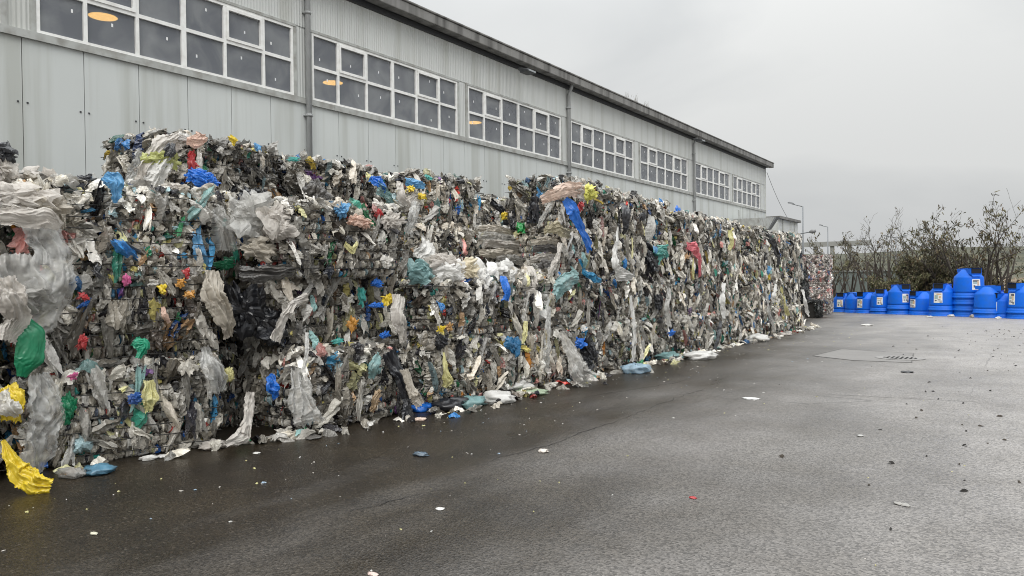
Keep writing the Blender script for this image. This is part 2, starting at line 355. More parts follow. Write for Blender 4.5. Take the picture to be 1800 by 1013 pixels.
def glass():
    m = bpy.data.materials.new('dusty glass with painted reflection'); m.use_nodes = True; t = m.node_tree; k = t.links.new; p = t.nodes['Principled BSDF']; o = t.nodes['Material Output']
    g = nn(t, 'ShaderNodeTexCoord'); n = nn(t, 'ShaderNodeTexNoise'); n.inputs['Scale'].default_value = 1.1; n.inputs['Detail'].default_value = 6; n.inputs['Distortion'].default_value = 1.0; k(g.outputs['Object'], n.inputs[0])
    c = nn(t, 'ShaderNodeValToRGB'); c.color_ramp.elements[0].color = (0.20, 0.212, 0.235, 1); c.color_ramp.elements[1].color = (0.36, 0.375, 0.385, 1)  # noise greys mix dust with an uneven sky reflection painted in
    c.color_ramp.elements[0].position = 0.4; c.color_ramp.elements[1].position = 0.75
    k(n.outputs[0], c.inputs[0]); k(c.outputs[0], p.inputs['Base Color']); p.inputs['Roughness'].default_value = 0.12; p.inputs['Specular IOR Level'].default_value = 0.6
    tp = nn(t, 'ShaderNodeBsdfTransparent'); tp.inputs[0].default_value = (0.85, 0.85, 0.85, 1)
    mi = nn(t, 'ShaderNodeMixShader'); mi.inputs[0].default_value = 0.38; k(p.outputs[0], mi.inputs[1]); k(tp.outputs[0], mi.inputs[2]); k(mi.outputs[0], o.inputs[0])
    return m
M_GLASS = glass()
M_STICK = mat('white sticker', (0.8, 0.8, 0.8), 0.5)

hall = tag(empty('warehouse', (XW, 0, 0)), 'long grey metal clad warehouse with a high band of white framed windows behind the bales', 'warehouse')
def hp(mb, name, mats, **kw):
    mb.v = [(x - XW, y, z) for x, y, z in mb.v]
    return mb.build(name, mats, hall, **kw)
WIN = [(-0.93, -0.53), (-0.475, -0.075), (-0.022, 0.385), (0.424, 0.816), (0.855, 1.252), (1.289, 1.687), (1.740, 2.131), (2.182, 2.588), (2.668, 3.060), (3.105, 3.495)]
WIN = [(a * D, b * D) for a, b in WIN]
PIPES = [-0.04 * D, 0.8435 * D, 1.722 * D, 2.643 * D]
# lower panels, one mesh with its joints
pitch = 0.0725 * D
mb = MB(); y = 0.408 * D - 20 * pitch; ys = []
while y < Y1:
    y2 = min(y + pitch, Y1)
    if y2 > Y0:
        mb.box((XW - 0.08, max(y, Y0) + 0.006, LOWZ), (XW, y2 - 0.006, WB - 0.13), 0); ys.append(max(y, Y0))
    y = y2
mb.box((XW - 0.12, Y0, LOWZ), (XW - 0.045, Y1 - 0.01, WB - 0.13), 1)
hp(mb, 'lower_cladding', [M_LOW, M_SEAM])
mb = MB()
for y in ys:
    for z in (3.1, 4.55):
        for d in (-0.07, 0.07): mb.box((XW, y + d - 0.013, z - 0.013), (XW + 0.012, y + d + 0.013, z + 0.013), 0)
hp(mb, 'panel_screws', M_DARKM)['kind'] = 'stuff'
mb = MB(); y = 0.408 * D - 20 * pitch
while y < Y1:
    y2 = min(y + pitch, Y1)
    if y2 > Y0: mb.box((XW - 0.08, max(y, Y0) + 0.003, WT + 0.06), (XW + 0.004, y2 - 0.003, EAVE), 0)
    y = y2
mb.box((XW - 0.12, Y0, WT + 0.06), (XW - 0.05, Y1 - 0.01, EAVE), 1)
prev = Y0
for a, b in WIN:                                   # narrow panels between the windows
    if a - prev > 0.05: mb.box((XW - 0.07, prev, WB), (XW - 0.012, a, WT + 0.06), 0)
    prev = b
mb.box((XW - 0.07, prev, WB), (XW - 0.012, Y1, WT + 0.06), 0)
hp(mb, 'upper_cladding', [M_UP, M_SEAM])
mb = MB()
y = Y0; i = 0
while y < Y1:                                      # sill flashing in lengths with uneven laps
    y2 = min(y + 2.0, Y1); mb.box((XW - 0.02, y, WB - 0.13), (XW + 0.05 + 0.006 * (i % 2), y2, WB - 0.002), 0)
    y = y2; i += 1
for a, b in WIN:
    mb.box((XW - 0.011, a - 0.08, WT + 0.0), (XW + 0.045, b + 0.08, WT + 0.058), 0)
    mb.box((XW - 0.011, a - 0.085, WB + 0.001), (XW + 0.035, a, WT - 0.002), 0); mb.box((XW - 0.011, b, WB + 0.001), (XW + 0.035, b + 0.085, WT - 0.002), 0)
hp(mb, 'flashing', M_TRIM)
# roof, gutter, shell
RX = XW - 16
mb = MB()
mb.add([(XW + 0.18, Y0 - .4, EAVE + .34), (XW + 0.18, Y1 + .55, EAVE + .34), (RX, Y1 + .55, EAVE + 1.75), (RX, Y0 - .4, EAVE + 1.75),
        (XW + 0.18, Y0 - .4, EAVE + .26), (XW + 0.18, Y1 + .55, EAVE + .26), (RX, Y1 + .55, EAVE + 1.67), (RX, Y0 - .4, EAVE + 1.67)],
       [(0, 1, 2, 3), (7, 6, 5, 4), (0, 4, 5, 1), (1, 5, 6, 2), (2, 6, 7, 3), (3, 7, 4, 0)])
hp(mb, 'roof', M_FASC)
mb = MB(); mb.box((XW + 0.12, Y0 - .4, EAVE - 0.02), (XW + 0.40, Y1 + .6, EAVE + 0.24)); mb.box((XW + 0.16, Y0 - .4, EAVE + 0.241), (XW + 0.43, Y1 + .6, EAVE + 0.30))
hp(mb, 'gutter', M_FASC, bevel=0.02)
mb = MB(); mb.box((XW - 0.05, Y0, EAVE), (XW + 0.118, Y1 + .5, EAVE + 0.25)); mb.box((XW + 0.004, Y0, EAVE - 0.14), (XW + 0.06, Y1, EAVE - 0.002))
hp(mb, 'eave_soffit', M_DARKM)
mb = MB(); mb.box((RX, Y1 - 0.1, LOWZ), (XW - 0.081, Y1, EAVE + 0.2)); mb.box((RX, Y0, LOWZ), (XW - 0.121, Y0 + 0.1, EAVE + 0.2))
mb.box((XW - 0.08, Y1, LOWZ), (XW + 0.05, Y1 + 0.06, EAVE))
hp(mb, 'end_wall', M_UP)
mb = MB(); mb.box((RX, Y0 + .1, LOWZ), (RX + .1, Y1 - .1, EAVE + 1.6)); mb.box((RX + .1, Y0 + .1, EAVE - 0.1), (XW - .13, Y1 - .1, EAVE - 0.05))
hp(mb, 'inner_shell', mat('dim interior', (0.10, 0.10, 0.105), 0.9))
for py in PIPES:
    mb = MB(); x = XW + 0.09
    mb.tube([(XW + 0.22, py, EAVE), (XW + 0.2, py, EAVE - 0.12), (x, py, EAVE - 0.35), (x, py, LOWZ + .4)], 0.062, 12)
    for z in (2.6, 5.3, 7.6): mb.tube([(x, py, z), (x, py, z + 0.06)], 0.08, 12); mb.box((XW + 0.001, py - 0.09, z + .01), (x, py + 0.09, z + 0.04))
    hp(mb, 'downpipe', M_PIPE, smooth=True)
# windows
rnd = random.Random(5)
for wi, (a, b) in enumerate(WIN):
    w = b - a; n = 6; m_ = 0.045
    cuts = [a + w * f for f in (0, 0.150, 0.325, 0.5, 0.672, 0.850, 1.0)]
    mid = WB + (WT - WB) * 0.5
    fr = MB(); x0, x1 = XW - 0.045, XW + 0.03
    fr.box((x0, a + .001, WB), (x1, b - .001, WB + 0.05)); fr.box((x0, a + .001, WT - 0.06), (x1, b - .001, WT - .001))
    for i, c in enumerate(cuts):
        hw = 0.032 if i != 3 else 0.05
        ca = max(c - hw, a + .001); cb = min(c + hw, b - .001)
        if i == 0: cb = a + 0.06
        if i == 6: ca = b - 0.06
        fr.box((x0 + .002, ca, WB + 0.05), (x1 - .003, cb, WT - 0.06))
    for i in range(6): fr.box((x0 + .004, cuts[i] + .03, mid - 0.035), (x1 - .006, cuts[i + 1] - .03, mid + 0.035))
    fro = hp(fr, 'window', M_PVC)
    g = MB(); g.box((XW - 0.03, a + 0.03, WB + 0.03), (XW - 0.018, b - 0.03, WT - 0.04)); g.v = [(x - XW, y, z) for x, y, z in g.v]; g.build('glass_panes', M_GLASS, fro)
    for i in (1, 4):
        s = MB(); y0, y1, z0, z1 = cuts[i] + 0.034, cuts[i + 1] - 0.034, mid + 0.036, WT - 0.062
        xa, xb = XW - 0.016, XW + 0.045
        s.box((xa, y0, z0), (xb, y1, z0 + 0.06)); s.box((xa, y0, z1 - 0.06), (xb, y1, z1)); s.box((xa, y0, z0 + .06), (xb, y0 + 0.05, z1 - .06)); s.box((xa, y1 - 0.05, z0 + .06), (xb, y1, z1 - .06))
        s.v = [(x - XW, y, z) for x, y, z in s.v]; s.build('opening_sash', M_PVC, fro)
    for i in range(6):
        for r in range(2):
            cy_ = (cuts[i] + cuts[i + 1]) / 2 + rnd.uniform(-.2, .22); cz = (WB if r == 0 else mid) + rnd.uniform(.2, .55)
            s = MB(); s.box((-0.0175, cy_ - 0.016, cz - 0.03), (-0.0155, cy_ + 0.016, cz + 0.03)); s.build('sticker', M_STICK, fro)
# high bay lamps seen through the glass
M_LAMP = bpy.data.materials.new('sodium glow'); M_LAMP.use_nodes = True
pp = M_LAMP.node_tree.nodes['Principled BSDF']; pp.inputs['Base Color'].default_value = (1, .6, .25, 1)
pp.inputs['Emission Color'].default_value = (1.0, 0.56, 0.13, 1); pp.inputs['Emission Strength'].default_value = 8.0
for (px, py), lb in (((181, 30), 'glowing orange ceiling lamp behind the leftmost visible window'), ((585, 146), 'glowing orange ceiling lamp behind the window right of the first downpipe'),
                     ((833, 216), 'glowing orange ceiling lamp in the window left of the second downpipe')):
    P = on_x(px, py, XW - 2.6)
    t = tag(empty('high_bay_lamp', tuple(P)), lb, 'ceiling lamp', 'lamps inside the warehouse')
    s = MB(); s.lathe([(0.03, 0.42), (0.10, 0.40), (0.13, 0.30), (0.24, 0.06), (0.29, 0.0), (0.28, 0.0), (0.23, 0.055), (0.05, 0.2)], 28); s.build('reflector', M_DARKM, t, smooth=True)
    s = MB(); s.lathe([(0.001, -0.02), (0.2, -0.015), (0.275, 0.002), (0.275, 0.01), (0.001, 0.012)], 28); s.build('glowing_lens', M_LAMP, t, smooth=True)
    s = MB(); s.tube([(0, 0, 0.42), (0, 0, EAVE - 0.1 - P[2])], 0.015); s.build('hanger', M_DARKM, t)
# flood lights under the gutter
for (px, py), lb in (((921, 127), 'dark floodlight under the warehouse gutter left of the second downpipe'), ((1226, 248), 'small dark floodlight under the gutter near the third downpipe')):
    P = on_x(px, py, XW + 0.55)
    t = tag(empty('floodlight', tuple(P)), lb, 'floodlight', 'floodlights on the warehouse eave')
    s = MB(); s.add([(-.05, -.24, .10), (-.05, .24, .10), (.30, .24, .02), (.30, -.24, .02), (-.02, -.20, -.06), (-.02, .20, -.06), (.30, .24, -.05), (.30, -.24, -.05)],
                    [(0, 3, 2, 1), (4, 5, 6, 7), (0, 1, 5, 4), (1, 2, 6, 5), (2, 3, 7, 6), (3, 0, 4, 7)]); s.build('housing', M_DARKM, t, bevel=0.015)
    s = MB(); s.box((.302, -.2, -.04), (.31, .2, .012)); s.build('lens', mat('grey lens', (.3, .32, .33), .2), t)
    s = MB(); s.tube([(-.05, 0, .04), (-.2, 0, .12)], .03); s.build('bracket', M_DARKM, t)

# ------------------------------------------------------------------ crumpled fragments
def frags(rs, C, N, U, w, h, bulge, nu, nv, jit, fold, r1=None, tonelo=0.0):
    """C centres, N normals, U up-directions (n,3); w,h,bulge half sizes (n,)"""
    n = len(C)
    N = N / np.linalg.norm(N, axis=1)[:, None]
    Rr = np.cross(U, N); Rr /= np.linalg.norm(Rr, axis=1)[:, None]; Up = np.cross(N, Rr)
    u, v = np.meshgrid(np.linspace(-1, 1, nu), np.linspace(-1, 1, nv), indexing='xy')
    u = u.ravel()[None]; v = v.ravel()[None]
    ph = rs.uniform(0, 6.28, (n, 6)); w_ = w[:, None]; h_ = h[:, None]
    X = u * w_ * (1 + 0.22 * np.sin(2.7 * v + ph[:, :1]) + 0.12 * np.sin(6.1 * v + ph[:, 1:2]))
    Y = v * h_ * (1 + 0.20 * np.sin(3.1 * u + ph[:, 2:3]) + 0.12 * np.sin(7.3 * u + ph[:, 3:4]))
    k = rs.uniform(3.5, 8.5, (n, 1)); th = rs.normal(0, 0.45, (n, 1))
    q = k * (u * np.cos(th) + v * np.sin(th)) + ph[:, 4:5]
    Z = bulge[:, None] * ((1 - u ** 2) * (1 - 0.9 * v ** 4) * 1.5 - 0.5) + (fold * np.minimum(w, h))[:, None] * (np.abs(np.mod(q / np.pi, 2) - 1) - 0.5)
    J = rs.normal(0, 1, (n, nu * nv, 3)) * (jit * np.minimum(w, h))[:, None, None]
    P = C[:, None, :] + X[..., None] * Rr[:, None, :] + Y[..., None] * Up[:, None, :] + Z[..., None] * N[:, None, :] + J
    g = np.arange(nu * nv).reshape(nv, nu)
    q4 = np.stack([g[:-1, :-1], g[:-1, 1:], g[1:, 1:], g[1:, :-1]], -1).reshape(-1, 4)
    F = (q4[None] + (np.arange(n) * nu * nv)[:, None, None]).reshape(-1, 4)
    a = rs.uniform(0, 1, n) if r1 is None else r1
    b = rs.uniform(tonelo, 1, n)
    return P.reshape(-1, 3), F, np.repeat(a, nu * nv), np.repeat(b, nu * nv)
def merge(parts):
    V = []; F = []; A = []; B = []; o = 0
    for v, f, a, b in parts: V.append(v); F.append(f + o); A.append(a); B.append(b); o += len(v)
    return np.concatenate(V), np.concatenate(F), np.concatenate(A), np.concatenate(B)

BL, BW, BH = 1.74, 1.12, 0.87            # bale: length along y, depth along x, height
WZ = [0.09, 0.20, 0.31, 0.42, 0.53, 0.64, 0.75]
def bale_mesh(seed, dens=1.0, L=BL, Wd=BW, mats=(M_FILM, M_CORE), knob=1.0, neat=0.5):
    rs = np.random.RandomState(seed)
    hx, hy = Wd / 2 - 0.075, L / 2 - 0.075
    parts = []
    rows = [0.0] + WZ + [BH]
    def face(ax, sg, cnt):
        # fragments in rows squeezed between the wires
        span = hy if ax == 0 else hx
        n = int(cnt * dens)
        ri = rs.randint(0, len(rows) - 1, n); z0 = np.array(rows)[ri]; z1 = np.array(rows)[ri + 1]
        z = (z0 + z1) / 2 + rs.normal(0, 0.006 + 0.03 * (1 - neat), n)
        s = rs.uniform(-span, span, n)
        edge = 1 - 0.14 * (np.abs(s / span) ** 8) - 0.13 * np.abs(z / BH * 2 - 1) ** 8
        lump = 0.028 * np.sin(s * 5 + seed) + 0.022 * np.sin(z * 6 + s * 3 + seed * 2)
        d = (hx if ax == 0 else hy) * edge + lump + rs.normal(-0.006, 0.016, n)
        C = np.zeros((n, 3)); N = np.zeros((n, 3)); U = np.zeros((n, 3))
        C[:, ax] = sg * d; C[:, 1 - ax] = s; C[:, 2] = z
        tl = 0.14 + 0.25 * (1 - neat)
        N[:, ax] = sg; N += rs.normal(0, tl, (n, 3)); U[:, 2] = 1; U += rs.normal(0, tl * 1.1, (n, 3))
        w = rs.uniform(0.013, 0.036, n) * knob * (1 + .35 * (1 - neat)); h = (z1 - z0) / 2 * rs.uniform(0.7, 1.08 + .3 * (1 - neat), n)
        parts.append(frags(rs, C, N, U, w, h, rs.uniform(0.018, 0.045, n), 6, 7, 0.05, 0.42))
        # torn scraps at all angles
        n = int(cnt * (0.05 + 0.42 * (1 - neat)) * dens); z = rs.uniform(0.03, BH - 0.02, n); s = rs.uniform(-span, span, n)
        C = np.zeros((n, 3)); C[:, ax] = sg * ((hx if ax == 0 else hy) + rs.uniform(-0.01, 0.05, n)); C[:, 1 - ax] = s; C[:, 2] = z
        N = rs.normal(0, 0.5, (n, 3)); N[:, ax] += sg; U = rs.normal(0, 1, (n, 3))
        parts.append(frags(rs, C, N, U, rs.uniform(0.02, 0.055, n) * knob, rs.uniform(0.03, 0.09, n) * knob, rs.uniform(0.0, 0.04, n), 7, 8, 0.08, 0.6))
        # a few long pulled folds
        n = int(cnt * 0.03 * dens); z = rs.uniform(0.15, BH - 0.08, n); s = rs.uniform(-span, span, n)
        C = np.zeros((n, 3)); C[:, ax] = sg * ((hx if ax == 0 else hy) + rs.uniform(0.03, 0.07, n)); C[:, 1 - ax] = s; C[:, 2] = z
        N = rs.normal(0, 0.3, (n, 3)); N[:, ax] += sg; U = rs.normal(0, 0.5, (n, 3)); U[:, 2] += 1
        parts.append(frags(rs, C, N, U, rs.uniform(0.03, 0.08, n), rs.uniform(0.08, 0.2, n), rs.uniform(0.0, 0.05, n), 9, 12, 0.09, 0.8))
    face(0, 1, 1080 if neat > .5 else 720); face(1, -1, 660 if neat > .5 else 430); face(1, 1, 300)
    # top, untidy
    n = int(520 * dens); C = np.stack([rs.uniform(-hx, hx, n), rs.uniform(-hy, hy, n), BH + rs.normal(-0.02, 0.025, n)], 1)
    N = rs.normal(0, 0.45, (n, 3)); N[:, 2] += 1; U = rs.normal(0, 1, (n, 3))
    parts.append(frags(rs, C, N, U, rs.uniform(0.03, 0.08, n), rs.uniform(0.04, 0.11, n), rs.uniform(0.0, 0.04, n), 6, 7, 0.12, 0.6))
    V, F, A, B = merge(parts)
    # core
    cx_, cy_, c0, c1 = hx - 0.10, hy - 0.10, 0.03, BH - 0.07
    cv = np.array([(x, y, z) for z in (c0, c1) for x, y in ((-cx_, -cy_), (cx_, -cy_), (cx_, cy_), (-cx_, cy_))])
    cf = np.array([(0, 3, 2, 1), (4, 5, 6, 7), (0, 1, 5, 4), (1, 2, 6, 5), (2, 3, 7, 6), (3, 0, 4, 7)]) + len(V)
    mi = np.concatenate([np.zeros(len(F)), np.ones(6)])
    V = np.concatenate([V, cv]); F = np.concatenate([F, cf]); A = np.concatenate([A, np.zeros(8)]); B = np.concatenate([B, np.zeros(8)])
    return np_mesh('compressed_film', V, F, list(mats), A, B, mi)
def loose_mesh(seed, top=1.0, front=1.0, mats=(M_PUFF,)):
    """bags and sheets that puff out of the upper edges and hang over the wires"""
    rs = np.random.RandomState(seed + 900); hx, hy = BW / 2 - .03, BL / 2 - .03; parts = []
    n = int(60 * top)                            # along upper front edge
    C = np.stack([hx + rs.uniform(-0.16, 0.05, n), rs.uniform(-hy, hy, n), BH + rs.uniform(-0.12, 0.05, n)], 1)
    N = rs.normal(0, 0.4, (n, 3)) + np.array([0.8, 0, 0.6]); U = rs.normal(0, 0.7, (n, 3)); U[:, 2] += 1
    parts.append(frags(rs, C, N, U, rs.uniform(0.025, 0.075, n), rs.uniform(0.035, 0.10, n), rs.uniform(0.02, 0.06, n), 8, 9, 0.06, 0.6))
    n = int(26 * top)
    C = np.stack([rs.uniform(-hx, hx, n), -hy + rs.uniform(-0.05, 0.12, n), BH + rs.uniform(-0.14, 0.05, n)], 1)
    N = rs.normal(0, 0.4, (n, 3)) + np.array([0, -0.8, 0.6]); U = rs.normal(0, 0.7, (n, 3)); U[:, 2] += 1
    parts.append(frags(rs, C, N, U, rs.uniform(0.025, 0.075, n), rs.uniform(0.035, 0.10, n), rs.uniform(0.02, 0.06, n), 8, 9, 0.06, 0.6))
    n = int(60 * top)
    C = np.stack([rs.uniform(-hx, hx, n), rs.uniform(-hy, hy, n), BH + rs.uniform(0.0, 0.06, n)], 1)
    N = rs.normal(0, 0.5, (n, 3)) + np.array([0, 0, 1]); U = rs.normal(0, 1, (n, 3))
    parts.append(frags(rs, C, N, U, rs.uniform(0.03, 0.09, n), rs.uniform(0.04, 0.12, n), rs.uniform(0.02, 0.06, n), 8, 9, 0.06, 0.6))
    n = int(30 * front)                           # pieces hanging over the face
    C = np.stack([hx + rs.uniform(0.03, 0.09, n), rs.uniform(-hy, hy, n), rs.uniform(0.12, BH - .05, n)], 1)
    N = rs.normal(0, 0.25, (n, 3)) + np.array([1, 0, 0.1]); U = rs.normal(0, 0.35, (n, 3)); U[:, 2] += 1
    parts.append(frags(rs, C, N, U, rs.uniform(0.025, 0.07, n), rs.uniform(0.07, 0.22, n), rs.uniform(0.0, 0.05, n), 9, 14, 0.06, 0.85))
    V, F, A, B = merge(parts)
    return np_mesh('loose_film', V, F, list(mats), A, B, smooth=False)
def wire_mesh(seed):
    rs = np.random.RandomState(seed); hx, hy = BW / 2 + 0.012, BL / 2 + 0.005
    pts = []
    for a, b in (((-hx, -hy), (hx, -hy)), ((hx, -hy), (hx, hy)), ((hx, hy), (-hx, hy))):
        for i in range(10):
            t = i / 10; pts.append((a[0] + (b[0] - a[0]) * t, a[1] + (b[1] - a[1]) * t, rs.normal(0, 0.006)))
    pts.append((-hx, hy, 0))
    m = MB(); m.tube(pts, 0.0045, 5)
    me = bpy.data.meshes.new('binding_wire'); me.from_pydata(m.v, [], m.f); me.materials.append(M_WIRE); return me

NV = 16
BM = [bale_mesh(i + 1, 1.0, neat=(0.96 if i % 4 else 0.25), knob=(0.9, 0.85, 1.15)[i % 3]) for i in range(NV)]
LM = [loose_mesh(i + 1, (1.0, 1.3, 0.7)[i % 3], (0.3, 0.6, 0.3, 0.9)[i % 4], mats=(M_PUFF,)) for i in range(8)]
WM = [wire_mesh(i) for i in range(4)]
ORD = ['first', 'second', 'third', 'fourth', 'fifth', 'sixth', 'seventh', 'eighth', 'ninth', 'tenth', 'eleventh', 'twelfth', 'thirteenth', 'fourteenth', 'fifteenth', 'sixteenth', 'seventeenth', 'eighteenth']
LAY = ['bottom layer', 'second layer up', 'third layer up', 'top layer']
rb = random.Random(11); bale_i = [0]
def bale(xf, yc, layer, rz=0.0, label='', wires=True, ls=1.0, v=None, loose=True, hs=1.0):
    """xf: front face x"""
    i = bale_i[0]; bale_i[0] += 1
    v = (i * 5 + 3) % NV if v is None else v
    t = empty('waste_bale', (xf - BW / 2 * math.cos(rz), yc, gz(yc) + layer * BH), rz)
    tag(t, label, 'bale', 'bales of waste plastic film stacked along the warehouse')
    t.rotation_euler = (R(rb.uniform(-1.6, 1.6)), R(rb.uniform(-.8, 1.2)), rz)
    m = link_mesh('compressed_film', BM[v], t); m.scale = (1, ls, hs)
    if loose:
        l = link_mesh('loose_film', LM[i % 8], t); l.scale = (1, ls, hs); l['kind'] = 'stuff'
    if wires:
        for k, z in enumerate(WZ):
            w = link_mesh('binding_wire', WM[(i + k) % 4], t); w.location = (0, 0, z); w.scale = (1, ls, 1); w.rotation_euler = (rb.uniform(-.012, .012), 0, 0)
    return t

NOTE = {  # what sets the nearest bales apart
    (0, 0): 'grey film bale on the asphalt at the left edge, behind the yellow sheets', (0, 1): 'film bale at the left edge behind the green hanging sheet', (0, 2): 'film bale at the upper left edge under a thick fold of grey sheets',
    (1, 0): 'pale crumpled film bale on the wet asphalt, nearest bottom bale with bulging top', (1, 1): 'tightly wired film bale with red and green scraps, second up, nearest full column',
    (1, 2): 'brownish wired bale with a light blue bag on top, third up, nearest full column',
    (2, 0): 'bottom film bale behind the bright blue bag, next to the nearest column', (2, 1): 'film bale over the dark hollow, second up and second full column from the left', (2, 2): 'dense grey wired bale with neat rows, third up and second full column from the left'}
cols = [  # xf, y centre, rz, layers
    (-7.25, 1.95, R(-14), 3, 1.0), (-6.92, 3.83, R(-15), 3, 1.0), (-6.52, 6.22, R(-3), 3, 1.02), (-6.35, 8.15, R(2), 2, 1.0), (-6.42, 10.0, R(-2), 2, 1.0)]
y = 11.95; xf = -6.52
while y < 29.6:
    cols.append((xf + rb.uniform(-.17, .10), y, R(rb.uniform(-3.5, 3.5)), 4, rb.uniform(.92, .97))); y += 1.875; xf -= 0.038
for ci, (xf, yc, rz, nl, ls) in enumerate(cols):
    for l in range(nl):
        lb = NOTE.get((ci, l)) or ('bale of mixed waste film, %s, %s front column from the left' % (LAY[l], ORD[ci]))
        dx = rb.uniform(-.12, .06) if l else rb.uniform(-.02, .05)
        if ci == 2 and l == 1: dx = -0.25
        bale(xf + dx, yc + rb.uniform(-.05, .05), l, rz + R(rb.uniform(-1.5, 1.5)), lb, wires=yc < 17, ls=ls, v={(1, 0): 2, (2, 0): 5}.get((ci, l)), hs=((rb.uniform(.88, 1.10) if ci > 2 else .95) if l == nl - 1 else 1.0))
# the recessed bales between the two nearest columns
bale(-7.55, 4.95, 0, R(-6), 'bottom bale in the recess between the two nearest columns', ls=0.62, wires=False)
bale(-8.0, 4.95, 1, R(-4), 'dark recessed bale in the gap between the two nearest columns, second up', ls=0.62, wires=False)
bale(-7.35, 5.0, 2, R(-5), 'recessed bale with the sagging light blue sheet, third up between the two nearest columns', ls=0.62, wires=False)
# second row, seen where it stands above the front row
row2 = [(-8.25, 3.0, 3), (-8.2, 5.55, 4), (-8.1, 7.5, 4), (-7.75, 9.5, 4), (-7.8, 11.25, 3)]
for k, (xf, yc, nl) in enumerate(row2):
    for l in range(nl):
        bale(xf + rb.uniform(-.05, .05), yc, l, R(rb.uniform(-3, 3)), 'film bale in the rear row, %s, %s from the left' % (LAY[l], ORD[k]), wires=(l >= 2), ls=1.02,
             hs=(0.92 if (l == 3 and k > 0) else 1.0))
for l in range(4):
    bale(-9.0, 13.3, l, R(2), 'rearmost film bale left of the tall stack, %s' % LAY[l], wires=False)

for l in range(4):
    bale(-9.1, 11.4, l, R(-3), 'dark film bale in the notch of the top line, %s' % LAY[l], wires=False, hs=(.86 if l == 3 else 1))

# ------------------------------------------------------------------ black bales and bottle bales at the far end
BK = [bale_mesh(70 + i, 0.8, mats=(M_BLACKFILM, M_CORE), L=1.3, neat=0.1, knob=1.5) for i in range(2)]
PT = [bale_mesh(80 + i, 0.8, mats=(M_PET, M_CORE), L=1.3, neat=0.97) for i in range(3)]
P = on_ground(1447, 556)
for l in range(4):
    xx = (P[0] - 0.3, P[0] - 1.0, P[0] - 1.15, P[0] - 1.35)[l]
    t = tag(empty('black_film_bale', (xx, P[1] - 2.2, gz(P[1] - 2.2) + l * BH), R(90)), 'black plastic film bale beyond the grey bales, %s' % LAY[l], 'bale', 'black bales at the far end')
    link_mesh('compressed_film', BK[l % 2], t).scale = (1, 1, 1)
P = on_ground(1459, 553)
for c in range(3):
    for l in range(4):
        xx = P[0] - 0.68 - c * 1.32
        t = tag(empty('bottle_bale', (xx + rb.uniform(-.03, .03), P[1] + .6, gz(P[1] + .6) + l * BH), R(-90)),
                'pinkish bale of pressed bottles, %s, %s from the blue bins' % (LAY[l], ORD[c]), 'bale', 'bottle bales at the far end')
        link_mesh('pressed_bottles', PT[(c + l) % 3], t)

